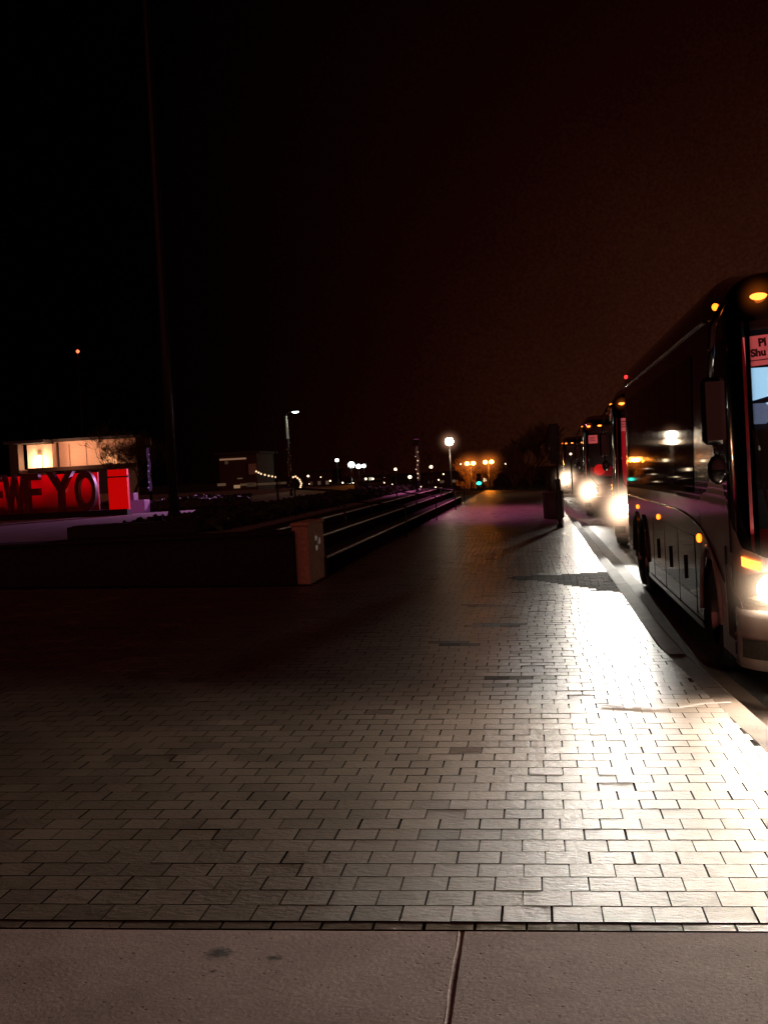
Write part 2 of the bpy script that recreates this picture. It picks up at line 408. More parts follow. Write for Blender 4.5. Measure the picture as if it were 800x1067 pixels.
# the last trace of dusk light from the physical sky, sun far below the skyline
sky = N.new('ShaderNodeTexSky'); sky.sky_type = 'NISHITA'; sky.sun_disc = False
sky.sun_elevation = R(-8); sky.sun_rotation = R(20)
bg2 = N.new('ShaderNodeBackground'); L.new(sky.outputs[0], bg2.inputs['Color']); bg2.inputs['Strength'].default_value = .002
bk = N.new('ShaderNodeMapRange'); bk.inputs['From Min'].default_value = -.1; bk.inputs['From Max'].default_value = -.9
L.new(sep.outputs['Y'], bk.inputs['Value'])
bg3 = N.new('ShaderNodeBackground'); bg3.inputs['Color'].default_value = (.14, .033, .027, 1); L.new(bk.outputs[0], bg3.inputs['Strength'])  # added red fill glow in the unseen sky behind the camera
ad0 = N.new('ShaderNodeAddShader'); L.new(bg2.outputs[0], ad0.inputs[0]); L.new(bg3.outputs[0], ad0.inputs[1])
ad = N.new('ShaderNodeAddShader'); L.new(bg.outputs[0], ad.inputs[0]); L.new(ad0.outputs[0], ad.inputs[1])
L.new(ad.outputs[0], N['World Output'].inputs['Surface'])

# ------------------------------------------------------------------ ground
def quad_sheet(name, pts, m, kind='structure'):
    b = MB(); b.v = [tuple(p) for p in pts]; b.f = [tuple(range(len(pts)))]; b.smooth = [False]
    o = b.build(name, m); o['kind'] = kind; return o

b = MB(); b.v = [(-1500, -200, -2.6), (1500, -200, -2.6), (1500, 2500, -2.6), (-1500, 2500, -2.6)]; b.f = [(0, 1, 2, 3)]; b.smooth = [False]
struct(b.build('ground', M['earth']))
struct(MB().box((8.4 + CURB, 140, ROAD_Z - .25), (16.8 - .02, 420, .5)).build('road', M['asphalt']))

# paving: every block a bevelled stone, laid with small tilts
SK = .0515
JOINT_Y = 5.16
SHADE_WEDGE = [(1.3, 18.1), (1.3, 22.3), (.62, 21.8), (.1, 21.5), (-.5, 21.1), (-.5, 20.85), (.15, 20.3), (.5, 19.5), (.8, 18.8)]  # shade painted into the pavers as dark red-brown tones
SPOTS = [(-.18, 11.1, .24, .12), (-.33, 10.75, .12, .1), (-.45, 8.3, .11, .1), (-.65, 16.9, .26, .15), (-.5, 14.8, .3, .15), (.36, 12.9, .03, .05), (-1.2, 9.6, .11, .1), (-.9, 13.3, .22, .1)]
def inside(px, py, poly):
    c = False
    for i in range(len(poly)):
        (x1, y1), (x2, y2) = poly[i-1], poly[i]
        if (y1 > py) != (y2 > py) and px < (x2-x1)*(py-y1)/(y2-y1)+x1: c = not c
    return c
def build_paving():
    V = []; Fc = []; tone = []
    PW, PD = .2035, .190
    gap = .0058
    rr = random.Random(3)
    row = 0; y = JOINT_Y
    cut = .085
    rowlist = [(y - cut, cut, -.0035, .9, True)]
    yy = y
    while yy < 94.5: rowlist.append((yy, PD, 0, 1, False)); yy += PD
    off = 0
    for (y0, dep, dz, tn, first) in rowlist:
        off = (off + PW/2 + rr.uniform(-.022, .022)) % PW
        Ymid = y0 + dep/2
        left = max(-9.0, -.42*Ymid - .6) if y0 < 19.9 else -3.6 - .0*Ymid
        x = left - (left % PW) + off
        rj = rr.uniform(-.0004, .0004)
        near = y0 < 30
        while x < edge(y0) - .24:
            x1 = min(x + PW, edge(y0) - .2)
            if x1 - x < .04: break
            g = gap * rr.choice((.5, .7, 1, 1.2, 1.9)) if near else gap
            g2 = gap * rr.choice((.55, .8, 1, 1.3)) if near else gap
            if first: g *= 1.4
            ch = .0005
            xa, xb = x + g/2, x1 - g/2; ya, yb = y0 + g2/2 + rj, y0 + dep - g2/2 + rj
            tx, ty = rr.gauss(0, .0022), rr.gauss(0, .0028)
            h = rr.gauss(0, .0003) + dz
            if rr.random() < .012: h -= rr.uniform(.001, .003); ty += rr.gauss(0, .008)
            b0 = len(V)
            cx, cy = (xa+xb)/2, (ya+yb)/2
            def z(px, py): return gz(px) + h + tx*(px-cx) + ty*(py-cy)
            for (i, dzz) in ((ch, 0), (0, -ch*.9), (0, -.03)):
                for px, py in ((xa+i, ya+i), (xb-i, ya+i), (xb-i, yb-i), (xa+i, yb-i)):
                    V.append((px, py + SK*px, z(px, py) + dzz))
            Fc.append((b0, b0+1, b0+2, b0+3))
            for k in range(4):
                k2 = (k+1) % 4
                Fc.append((b0+4+k, b0+4+k2, b0+k2, b0+k)); Fc.append((b0+8+k, b0+8+k2, b0+4+k2, b0+4+k))
            t = rr.gauss(.93, .12)*tn
            if rr.random() < .03: t *= .72
            c = (max(.3, t), max(.3, t*rr.uniform(.96, 1.0)), max(.3, t*rr.uniform(.92, 1.0)), 1)
            wy = cy + SK*cx
            if inside(cx, wy, SHADE_WEDGE): t *= rr.uniform(.10, .2); c = (t, t*.5, t*.3, 1)
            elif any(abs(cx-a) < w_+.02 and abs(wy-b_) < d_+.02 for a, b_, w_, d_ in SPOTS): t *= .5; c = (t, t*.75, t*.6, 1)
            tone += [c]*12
            x += PW
    me = bpy.data.meshes.new('paving'); me.from_pydata(V, [], Fc); me.materials.append(M['paver'])
    me.materials.append(M['joint'])
    me.polygons.foreach_set('material_index', [0 if k % 9 == 0 else 1 for k in range(len(Fc))])
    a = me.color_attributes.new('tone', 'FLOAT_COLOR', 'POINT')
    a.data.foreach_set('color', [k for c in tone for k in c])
    o = bpy.data.objects.new('paving', me); col.objects.link(o); o['kind'] = 'structure'
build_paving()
# sand bed that fills the joints
def bed(name, x0, x1, y0, y1, dz, m, thick=.2):
    b = MB(); rows = []
    for y in (y0, 13, y1):
        rows.append([(x, y + SK*x, gz(x) + dz) for x in (x0, edge(y)-.2)])
    b.grid(rows, False)
    return struct(b.build(name, m))
bed('paving_bed', -9, CURB-.2, JOINT_Y-.1, 95, -.009, M['joint'])
# foreground concrete walk with its joint
def walk():
    b = MB(); y1 = JOINT_Y - .087
    gx0, gx1 = -.382, -.356
    for xa, xb in ((-9, gx0), (gx1, 6)):
        xs = [xa + (xb-xa)*i/12 for i in range(13)]
        rows = []
        for y, dz in ((-2, 0), (y1-.012, 0), (y1-.004, -.003), (y1-.001, -.02)):
            rows.append([(x, y + SK*x, gz(x) + dz - .004) for x in xs])
        b.grid(rows, False)
    # tooled groove
    prof = [(gx0, 0), (gx0+.006, -.004), (gx0+.010, -.005), (gx1-.010, -.005), (gx1-.006, -.004), (gx1, 0)]
    rows = [[(x + .004*math.sin(y*9+1), y + SK*x, gz(x) + dz - .004) for x, dz in prof] for y in [-2 + (y1-.004+2)*i/60 for i in range(61)]]
    b.grid(rows, True)
    struct(b.build('concrete_walk', M['concrete']))
    # stains
    for (px, py, a, c) in ((229, 1000, .036, .016), (287, 1003, .02, .007), (222, 1019, .008, .004)):
        p = at(px, py, 1); d = p - Vector((0, 0, EYE))
        t = (EYE - gz(-.6)) / -d.z; q = d*t
        o = MB(); n = 18; pts = []
        for k in range(n):
            an = 2*math.pi*k/n; rr_ = 1 + .25*math.sin(3*an+px) + .15*math.sin(5*an)
            X = q.x + a*2.0*rr_*math.cos(an); Yy = q.y + c*4.2*rr_*math.sin(an)
            pts.append((X, Yy, gz(X) + .0005))
        o.v = pts; o.f = [tuple(range(n))]; o.smooth = [False]
        struct(o.build('ground_stain', stain_m))
stain_m = bpy.data.materials.new('soft_oily_stain'); stain_m.use_nodes = True; nt = stain_m.node_tree
sp_ = nt.nodes['Principled BSDF']; sp_.inputs['Base Color'].default_value = (.035, .05, .05, 1); sp_.inputs['Roughness'].default_value = .7
tcs = nt.nodes.new('ShaderNodeTexCoord'); mps = nt.nodes.new('ShaderNodeMapping'); mps.inputs['Location'].default_value = (-1, -1, 0); mps.inputs['Scale'].default_value = (2, 2, 0)
lns = nt.nodes.new('ShaderNodeVectorMath'); lns.operation = 'LENGTH'; nzs = nt.nodes.new('ShaderNodeTexNoise'); nzs.inputs['Scale'].default_value = 45; nzs.inputs['Detail'].default_value = 4
nt.links.new(tcs.outputs['Generated'], mps.inputs['Vector']); nt.links.new(mps.outputs[0], lns.inputs[0]); nt.links.new(tcs.outputs['Object'], nzs.inputs['Vector'])
ads = nt.nodes.new('ShaderNodeMath'); ads.operation = 'ADD'; nt.links.new(lns.outputs['Value'], ads.inputs[0]); nt.links.new(nzs.outputs['Fac'], ads.inputs[1])
mrs = nt.nodes.new('ShaderNodeMapRange'); mrs.inputs['From Min'].default_value = .55; mrs.inputs['From Max'].default_value = 1.35; mrs.inputs['To Min'].default_value = .85; mrs.inputs['To Max'].default_value = 0
nt.links.new(ads.outputs[0], mrs.inputs['Value']); nt.links.new(mrs.outputs[0], sp_.inputs['Alpha'])
walk()
# kerb
def kerb():
    b = MB(); pr = [(CURB-.197, -.006), (CURB-.19, 0), (CURB-.03, 0), (CURB-.008, -.01), (CURB, -.035), (CURB+.012, ROAD_Z)]
    rr_ = random.Random(2); y = 5.2
    while y < 96:
        y2 = y + 1.83; j = rr_.uniform(-.003, .003)
        b.grid([[(x+edge(yy)-CURB, yy, z + j) for x, z in pr] for yy in (y+.006, y2-.006)], False)
        b.grid([[(x-.003+edge(yy)-CURB, yy, z - .02) for x, z in pr[:2]+pr[2:]] for yy in (y2-.006, y2+.006)], False)
        y = y2
    struct(b.build('kerb', M['kerbstone']))
    # concrete gutter pan
    b = MB(); rows = [[(x+edge(yy)-CURB, yy, ROAD_Z + .004 + dz) for x, dz in ((CURB+.014, .0), (CURB+.3, .0), (CURB+.302, -.02))] for yy in (5.2, 13, 96)]
    b.grid(rows, False); struct(b.build('gutter', M['kerbstone']))
    # driveway lip crossing the walk in front of the coach
    pts = []
    for x, yc in ((.42, 9.86), (.75, 9.75), (1.02, 9.78), (1.18, 9.93), (1.40, 9.98)):
        pts.append((x, yc))
    b = MB(); rows = [[(x, y + dy, (gz(min(x, CURB)) if x < CURB+.01 else gz(CURB)) + dz) for x, y in pts] for dy, dz in ((-.02, .002), (-.008, .006), (.008, .006), (.02, .002))]
    b.grid(rows, True, flip=False); struct(b.build('driveway_lip', M['upper']))
kerb()
# ------------------------------------------------------------------ tiers, wall, pier
def tiers():
    T = empty('stone_tiers', (-3.55, 21.6, 0))
    tag(T, 'long stone seating tiers with pale edge strips rising left of the paving', 'steps')
    def bx(name, x0, x1, y0, y1, z0, z1, m, bev=.01):
        return MB().box(((x0+x1)/2+3.55, (y0+y1)/2-21.6, (z0+z1)/2), (x1-x0, y1-y0, z1-z0), bev=bev).build(name, m, T)
    zs = (.50, .77, UP)
    for k, z in enumerate(zs):
        x1 = -3.55 - .42*k; x0 = x1 - (.42 if k < 2 else .55)
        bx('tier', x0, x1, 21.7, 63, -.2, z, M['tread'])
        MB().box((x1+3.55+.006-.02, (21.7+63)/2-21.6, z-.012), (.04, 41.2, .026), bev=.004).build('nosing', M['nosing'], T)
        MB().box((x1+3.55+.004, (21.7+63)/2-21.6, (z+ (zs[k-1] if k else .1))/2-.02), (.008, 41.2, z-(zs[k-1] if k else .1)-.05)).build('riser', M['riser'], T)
tiers()
# upper plaza
def upper():
    b = MB().box((-40-4.9, 41.5, UP/2-1.0), (80, 41, UP+2.0)).box((-48, 85.1, UP/2-1.0-.004), (66, 46, UP+2.0))
    o = b.build('upper_plaza', M['upper']); struct(o)
upper()
def front_wall():
    W = empty('low_wall', (-14, 20.55, 0))
    tag(W, 'long low dark granite wall ending at the brown stone pier', 'wall')
    MB().box((0, 0, .49), (20.4, .8, .97), bev=.01).build('wall_face', M['wall_dark'], W)
    MB().box((0, 0, 1.0), (20.4, .9, .05), bev=.012).build('coping', M['wall_dark'], W)
    P = empty('stone_pier', (-3.72, 21.0, 0))
    tag(P, 'brown stone pier with pale outlet covers at the near end of the tiers', 'pier')
    MB().box((0, 0, .55), (.26, 1.5, 1.1), bev=.008).build('pier_block', M['pier'], P)
    MB().box((0, 0, 1.12), (.30, 1.56, .05), bev=.01).build('cap', M['pier'], P)
    xf = .135
    for (yy, zz, r) in ((-.08, .86, .045), (-.05, .70, .05)):
        MB().lathe([(0, .012), (r*.8, .012), (r, .004), (r, -.01)], (xf, yy, zz), 16, 'x').build('outlet_cover', M['plate'], P)
    MB().box((xf+.004, -.03, .78), (.02, .12, .07), bev=.004).build('outlet_box', M['black'], P)
    MB().box((xf+.004, .25, .80), (.016, .05, .1), bev=.004).build('outlet_cover', M['plate'], P)
front_wall()

# handrails across the tiers
def handrail(y, x1, zt1, x0, zt0, label, feet=3):
    H = empty('handrail', (x1, y, 0)); tag(H, label, 'handrail', 'handrails across the stone tiers')
    MB().tube([(x0-x1, 0, zt0), (-.12, 0, zt1+.02), (-.03, 0, zt1), (0, 0, zt1-.06)], .022, 8).build('rail', M['black'], H)
    for k in range(feet):
        x = (x0-x1)*k/(feet-1) if feet > 1 else 0
        zt = zt1 + (zt0-zt1)*k/(feet-1) - .03
        zb = gz(x1) if k == 0 else (UP if x+x1 < -4.4 else .5)
        MB().tube([(x, 0, zb), (x, 0, zt)], .02, 8).build('post', M['black'], H)
handrail(33.5, -3.35, .93+.06, -5.1, 1.2, 'black handrail nearest the stone pier, with a bent lower end')
handrail(43.5, -3.3, .98, -4.6, 1.2, 'second black handrail from the stone pier')
handrail(53.5, -3.25, .98, -4.4, 1.15, 'third black handrail from the stone pier')
handrail(61.5, -3.3, .98, -4.3, 1.12, 'farthest black handrail on the stone tiers')
handrail(28.5, -4.2, 1.5, -5.3, 1.62, 'taller black handrail on the upper tiers just behind the pier', 2)

# ------------------------------------------------------------------ vegetation
def hedge(name, pts, wid, h, z0, label, seed, n=None):
    rr_ = random.Random(seed); b = MB()
    L_ = (Vector(pts[1]) - Vector(pts[0])); ln = L_.length; d = L_.normalized(); s_ = Vector((-d.y, d.x))
    n = n or int(min(9000, ln*wid*260))
    for i in range(n):
        t = rr_.random()*ln; k = rr_.uniform(-.5, .5)*wid
        hh = h*(.8 + .25*noise.noise(Vector((t*.9, k, seed)))) 
        z = z0 + hh*(1 - rr_.random()**2.2)
        p = Vector(pts[0]) + d*t + s_*k
        sz = rr_.uniform(.04, .09)*(1 if ln < 30 else 1.8)
        a = Vector((rr_.gauss(0,1), rr_.gauss(0,1), rr_.gauss(0,1))).normalized()*sz
        c = Vector((rr_.gauss(0,1), rr_.gauss(0,1), rr_.gauss(0,1))).normalized()*sz
        P = Vector((p.x, p.y, z)); bb = len(b.v)
        b.v += [tuple(P-a), tuple(P+c), tuple(P+a), tuple(P-c)]; b.f.append((bb, bb+1, bb+2, bb+3)); b.smooth.append(False)
    root = empty(name, (0, 0, 0)); tag(root, label, 'hedge')
    b.build('foliage', M['leaf'], root)
    c = MB(); m_ = (Vector(pts[0])+Vector(pts[1]))/2
    c.box((m_.x, m_.y, z0+h*.38), (ln, wid*.85, h*.76), rot=Matrix.Rotation(math.atan2(d.y, d.x), 3, 'Z'), bev=.08)
    c.build('hedge_core', M['leaf'], root)
    return root
hedge('clipped_hedge', ((-6.4, 22.0), (-6.4, 62.0)), 1.9, .22, UP, 'long low clipped hedge on the upper plaza beside the tiers', 5)
hedge('clipped_hedge', ((-26, 38.5), (-9.2, 41.5)), 1.4, .45, UP, 'low hedge at the foot of the red letter sign', 6)
hedge('boundary_hedge', ((-11, 97), (1.2, 96.5)), 1.8, 1.1, -.6, 'dark hedge closing the far end of the brick paving', 8)
# black planter box left of the mast
pb = empty('planter_box', (-6.9, 22.0, UP)); tag(pb, 'low black planter box on the upper plaza behind the granite wall', 'planter')
MB().box((0, 0, .10), (2.3, .8, .22), bev=.02).build('box', M['wall_dark'], pb)
MB().box((0, 0, .215), (2.16, .66, .02)).build('soil', M['earth'], pb)

def tree(name, base, h, spread, seed, label, depth=5, trunk_r=.14, m_twig='twig', group='bare winter trees in the distance', tm='bark', minr=.006):
    rr_ = random.Random(seed); root = empty(name, base); tag(root, label, 'tree', group)
    tb = MB(); cb = MB()
    def branch(p, d, ln, r, lev):
        n = 4; pts = [p]; q = p.copy(); dd = d.copy()
        for i in range(n):
            dd = (dd + Vector((rr_.gauss(0, .12), rr_.gauss(0, .12), rr_.gauss(.03, .08)))).normalized()
            q = q + dd*ln/n; pts.append(q.copy())
        rad = [r*(1-.45*i/n) for i in range(n+1)]
        (tb if lev <= 1 else cb).tube(pts, rad, 7 if lev <= 1 else 4, cap=False)
        if lev >= depth: return
        k = rr_.choice((3, 3, 4)) if lev else rr_.choice((4, 5))
        for i in range(k):
            t = 1.0 if i == 0 else rr_.uniform(.45, 1)
            idx = min(n, int(t*n)); s = pts[idx]
            ang = rr_.uniform(0, 2*math.pi); sp = rr_.uniform(.35, .8)*spread
            nd = (dd + Vector((math.cos(ang)*sp, math.sin(ang)*sp, rr_.uniform(-.1, .35)))).normalized()
            branch(s, nd, ln*rr_.uniform(.6, .8), max(minr, rad[idx]*.62), lev+1)
    branch(Vector((0, 0, 0)), Vector((0, 0, 1)), h*.32, trunk_r, 0)
    tb.build('trunk', M[tm], root); cb.build('crown', M[m_twig], root)
    return root

def p2(px, Y, z=None):
    q = at(px, 500, Y); return (q.x, Y, z if z is not None else 0)
tree('bare_tree', p2(552, 150, -2.0), 11, 1.0, 21, 'large dark bare tree with a round crown beyond the end of the paving', 7, .26, minr=.028)
tree('bare_tree', p2(534, 140, -1.8), 6.2, 1.0, 22, 'smaller bare tree just left of the large round-crowned tree', 6, .16, minr=.025)
tree('bare_tree', p2(113, 62, UP), 4.9, 1.2, 23, 'bare tree with crooked branches in front of the lit cream wall', 6, .09)
tree('bare_tree', p2(140, 60, UP), 4.2, 1.2, 24, 'bare tree at the right end of the lit cream building', 6, .08)
tree('bare_tree', p2(489, 113, -1.4), 4.6, 1.1, 25, 'bare tree glowing orange under the left pair of sodium lamps', 6, .12)
tree('bare_tree', p2(512, 116, -1.4), 4.6, 1.1, 26, 'bare tree glowing orange under the right pair of sodium lamps', 6, .12)
tree('bare_tree', p2(405, 100, 0), 5.0, 1.1, 27, 'dark bare tree between the white parking lamps and the banner post', 5, .12)
tree('bare_tree', p2(448, 104, 0), 5.2, 1.1, 28, 'dark bare tree beside the bright globe lamp', 5, .12)
tree('bare_tree', p2(372, 128, 0), 4.2, 1.1, 29, 'bare tree lit pale green under the white parking lamps', 5, .12)

# ------------------------------------------------------------------ lamps and posts
def mast():
    base = at(182, 545, 27.5); base.z = UP
    m_ = empty('tall_mast', base); tag(m_, 'very tall dark flagpole rising out of the top of the view', 'flagpole')
    MB().tube([(0, 0, 0), (0, 0, 4), (0, 0, 8), (0, 0, 13.5)], [.105, .085, .065, .045], 16).build('pole', M['pole'], m_)
    MB().lathe([(0, .3), (.12, .3), (.16, .16), (.22, .05), (.24, 0)]).build('base_collar', M['black'], m_)
    MB().ball((0, 0, 13.55), .09).build('finial', M['chrome'], m_)
    MB().tube([(.11, .02, 1.2), (.09, .02, 13)], .006, 5).build('halyard', M['black'], m_)
mast()

def lamp_post(name, px, py, Y, zb, label, lens, r, cat='street lamp', group=None, globe=True, hz=None, energy=0, color=(1, .8, .6), cool=False):
    top = at(px, py, Y)
    root = empty(name, (top.x, Y, zb)); tag(root, label, cat, group)
    H = top.z - zb
    MB().tube([(0, 0, 0), (0, 0, .6), (0, 0, max(.7, H-r-.05))], [.09, .06, .045], 10).build('pole', M['black'], root)
    MB().lathe([(0, H-r-.05), (r*.45, H-r-.04), (r*.6, H-r*.75)], n=12).build('fitter', M['black'], root)
    MB().ball((0, 0, H), (r, r, r), 14, 9).build('globe', lens, root)
    MB().lathe([(0, H+r*1.25), (r*.5, H+r*1.05), (r*.55, H+r*.9)], n=12).build('cap', M['black'], root)
    if hz: bloom((0, 0, H), hz[0], hz[1], root)
    if energy: lamp('POINT', 'lamp_light', (0, -r*1.3, H-r*1.6), energy, color, r*.6, parent=root)
    return root

lamp_post('globe_lamp', 468, 460, 79, -.1, 'brightest globe street lamp, standing alone on a dark post', M['warm_lamp'], .26, hz=(1.25, M['bloom_big']), energy=130, color=(1, .7, .45))
G = 'white lamps over the car park'
for i, (px, py, Y, r, lb) in enumerate(((351, 479.5, 150, .22, 'leftmost and highest white car park lamp'), (366, 484.5, 140, .38, 'largest white car park lamp'),
        (373.5, 486, 150, .29, 'white car park lamp between the largest and the rightmost'), (379, 485.5, 160, .25, 'rightmost white lamp of the bright row over the car park'))):
    lamp_post('car_park_lamp', px, py, Y, -1.0, lb, M['cool_lamp'], r, group=G, energy=(220 if i == 1 else 0), color=(.85, 1, .8))
for px, py, Y, r, lb in ((344, 501, 170, .10, 'faint warm lamp left of the leftmost car park lamp'), (357, 503, 170, .10, 'faint warm lamp low under the largest car park lamp'),
        (400, 503, 170, .09, 'faint warm lamp right of the lit shopfront'), (436, 504, 170, .11, 'faint warm lamp at the foot of the banner post'),
        (457, 500, 180, .09, 'faint warm lamp left of the globe lamp post'), (462, 494, 190, .09, 'faint high lamp left of the globe lamp post'),
        (505, 500, 130, .19, 'low white lamp under the right sodium pair'), (412, 489, 150, .17, 'dim yellow lamp left of the banner post'), (427, 497, 150, .2, 'low pale lamp just left of the banner post'),
        (449, 486.5, 150, .2, 'small yellow lamp between banner post and globe lamp'), (527, 483, 170, .14, 'single small lamp right of the sodium lamps'),
        (381, 499, 160, .14, 'low lamp under the white car park lamps'), (388.5, 499, 160, .12, 'smallest low lamp under the white car park lamps'),
        (480, 483.5, 150, .1, 'tiny orange lamp just left of the sodium lamps'),
        (594.5, 473, 84, .07, 'tiny orange lamp above the farthest headlight'),
        (321, 496, 160, .13, 'small white lamp right of the curved string of lights')):
    lamp_post('distant_lamp', px, py, Y, -1.2, lb, M['small_warm'], r, group='small distant lamps')
rt = random.Random(12)
for k in range(10):
    lamp_post('distant_lamp', 322 + k*15 + rt.uniform(-4, 4), rt.uniform(497, 508), 185, -2, 'tiny warm light scattered low along the far centre skyline', M['small_warm'], rt.uniform(.05, .10), group='tiny lights along the skyline')
# sodium lamps in pairs
for (pa, pb_, yy, lb) in ((486.5, 493, 483, 'left twin-headed orange sodium lamp'), (505.5, 512, 481.5, 'right twin-headed orange sodium lamp')):
    a = at(pa, yy, 110); c = at(pb_, yy-.6, 110)
    root = empty('twin_lamp', ((a.x+c.x)/2, 110, -1.5)); tag(root, lb, 'street lamp', 'twin orange sodium lamps')
    H = a.z + 1.5; hx = (c.x-a.x)/2
    MB().tube([(0, 0, 0), (0, 0, H+.1)], [.09, .05], 10).build('pole', M['black'], root)
    MB().tube([(-hx, 0, H+.24), (-hx*.5, 0, H+.3), (0, 0, H+.1), (hx*.5, 0, H+.3), (hx, 0, H+.24)], .03, 6).build('arm', M['black'], root)
    for sx in (-hx, hx):
        MB().ball((sx, 0, H), (.2, .2, .17), 12, 8).build('lamp_head', M['sodium'], root)
        bloom((sx, 0, H), 1.5, M['bloom_o'], root)
    lamp('POINT', 'lamp_light', (0, .1, H-.1), 1300, (1, .25, .02), .15, parent=root)

# arm lamp on the tall post, wrapped with small lights
def arm_lamp():
    top = at(298, 431.5, 60); root = empty('arm_lamp', (top.x, 60, UP)); H = top.z - UP
    tag(root, 'tall street lamp with a short arm and one white head, left of centre', 'street lamp')
    MB().tube([(.05, 0, 0), (.03, 0, H*.7)], [.075, .06], 10).build('pole', M['pole'], root)
    MB().tube([(.03, 0, H*.7), (0, 0, H-.08)], [.06, .035], 10).build('upper_pole', mat('lamplit_pole', (.5, .5, .42), .5, emis=(.8, .85, .6), es=.12, vary=.2), root)  # lamplight on the upper pole put into its pale colour and emission
    MB().tube([(0, 0, H-.1), (.02, 0, H+.02), (.2, 0, H+.1), (.38, 0, H+.1)], .022, 8).build('arm', M['black'], root)
    MB().ball((.45, 0, H+.08), (.16, .12, .055), 14, 8).build('lamp_head', M['cool_lamp'], root)
    MB().ball((.45, 0, H+.13), (.18, .14, .05), 14, 8).build('lamp_cowl', M['black'], root)
    bm_ = mat('dim_red_bulbs', (.2, .05, .05), .5, emis=(1, .3, .2), es=.25)
    for k in range(16):
        z = H*(.05+.64*k/16); MB().ball((.07*math.cos(k*1.7)+.04, -.075, z), .014, 6, 4).build('bulb', bm_, root)
    lamp('POINT', 'lamp_light', (.45, -.02, H-.12), 8, (.9, 1, .9), .08, parent=root)
arm_lamp()

def banner_post(px0, py0, px1, py1, Y, label, violet=False):
    top = at(px0, py0, Y); root = empty('banner_post', (top.x, Y, UP-(.0 if violet else .1))); H = top.z - root.location.z
    tag(root, label, 'banner post', 'decorated posts on the plaza')
    MB().tube([(0, 0, 0), (0, 0, H-.02)], [.05, .04], 10).build('pole', M['black'], root)
    MB().box((-.02, 0, H-.12), (.26, .12, .3), bev=.03).build('floodlight', M['black'], root)
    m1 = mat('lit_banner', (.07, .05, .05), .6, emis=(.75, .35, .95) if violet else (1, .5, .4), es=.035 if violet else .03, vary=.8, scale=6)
    b = MB(); n = 14; rows = []
    for k in range(n+1):
        z = H*.25 + (H*.62)*k/n; x = .02*math.sin(k*.9); rows.append([(x-.05, -.07, z), (x+.05, -.05+.03*math.sin(k), z)])
    b.grid(rows); b.build('banner', m1, root)
    rr_ = random.Random(int(px0))
    for k in range(7): MB().ball((rr_.uniform(-.08, .08), -.1, H*(.3+.55*k/7)), rr_.uniform(.012, .03), 6, 4).build('bulb', M['violet'] if violet else M['fairy'], root)
    MB().lathe([(0, .25), (.1, .25), (.16, .1), (.2, 0)], n=16).build('foot', M['black'], root)
    return root
banner_post(434, 458, 439, 515, 53, 'decorated post with a floodlight and banner in the middle distance')
banner_post(154, 457, 157, 515, 46, 'violet-lit decorated post right of the red letter sign', True)
# violet spots added to tint the plaza, not tied to the banner posts
for loc, e, tgt, cone, c_ in (((-3.0, 54, 8.6), 4200, (-1.6, 53, 0), 112, (.70, .15, .38)), ((-9.5, 47, 4.2), 5200, (-13, 34, UP), 50, (.5, .2, .46))):
    lamp('SPOT', 'added_violet_spot', loc, e, c_, .25, Vector(tgt)-Vector(loc), cone, 1)
for x_, y_, h_, dx, lb in ((-9.5, 47.6, 3.35, 0, 'slim dark mast added under a violet spot behind the long clipped hedge'),):
    fl = empty('added_flood_mast', (x_, y_, UP)); tag(fl, lb, 'floodlight')  # mast and head made up to carry the added violet spot
    MB().tube([(0, 0, 0), (0, 0, h_), (dx*.5, 0, h_+.12), (dx, 0, h_+.1)], [.04, .022, .016, .016], 8).build('pole', M['inside'], fl)
    MB().box((dx, 0, h_+.06), (.24, .18, .06), bev=.02).build('added_flood_head', M['black'], fl)

# radio mast with red beacon
q = at(81, 366, 240); rm = empty('radio_mast', (q.x, 240, -2)); tag(rm, 'distant radio mast carrying one small red beacon in the black sky', 'mast')
MB().tube([(0, 0, 0), (0, 0, q.z+2-.3)], [.14, .05], 8).build('lattice', M['black'], rm)
MB().ball((0, 0, q.z+2), .32, 10, 8).build('beacon', M['beacon'], rm)
# traffic light
q = at(499, 503.5, 100); tl = empty('traffic_light', (q.x, 100, -1.6)); tag(tl, 'traffic light showing green between the sodium lamps', 'traffic light')
H = q.z + 1.6
MB().tube([(0, 0, 0), (0, 0, H-.3)], .05, 8).build('pole', M['black'], tl)
MB().box((0, 0, H+.25), (.36, .25, 1.0), bev=.04).build('housing', M['black'], tl)
MB().ball((0, -.14, H), (.2, .05, .13), 12, 8).build('green_lens', M['green'], tl)
for k in (1, 2): MB().ball((0, -.13, H+.28*k), (.11, .03, .11), 12, 8).build('dark_lens', M['inside'], tl)

# ------------------------------------------------------------------ planter and sign by the kerb
def tub():
    root = empty('round_planter', (.62, 44, gz(.62))); tag(root, 'purple-grey tub planter with thin bare stems near the kerb', 'planter')
    MB().lathe([(0, .02), (.31, 0), (.34, .04), (.355, .5), (.36, .82), (.38, .84), (.38, .92), (.33, .92), (.32, .82), (0, .82)], n=36).build('tub', M['planter'], root)
    MB().lathe([(0, .82), (.33, .81)], n=24).build('soil', M['earth'], root)
    rr_ = random.Random(4); b = MB()
    for k in range(26):
        a = rr_.uniform(0, 6.28); r0 = rr_.uniform(0, .22); h = rr_.uniform(.7, 1.7)
        p = Vector((r0*math.cos(a), r0*math.sin(a), .8)); pts = [p]
        for i in range(5): p = p + Vector((rr_.gauss(.02*math.cos(a), .03), rr_.gauss(.02*math.sin(a), .03), h/5)); pts.append(p)
        b.tube(pts, [.009, .008, .007, .006, .005, .004], 5)
    b.build('stems', M['twig'], root)
tub()
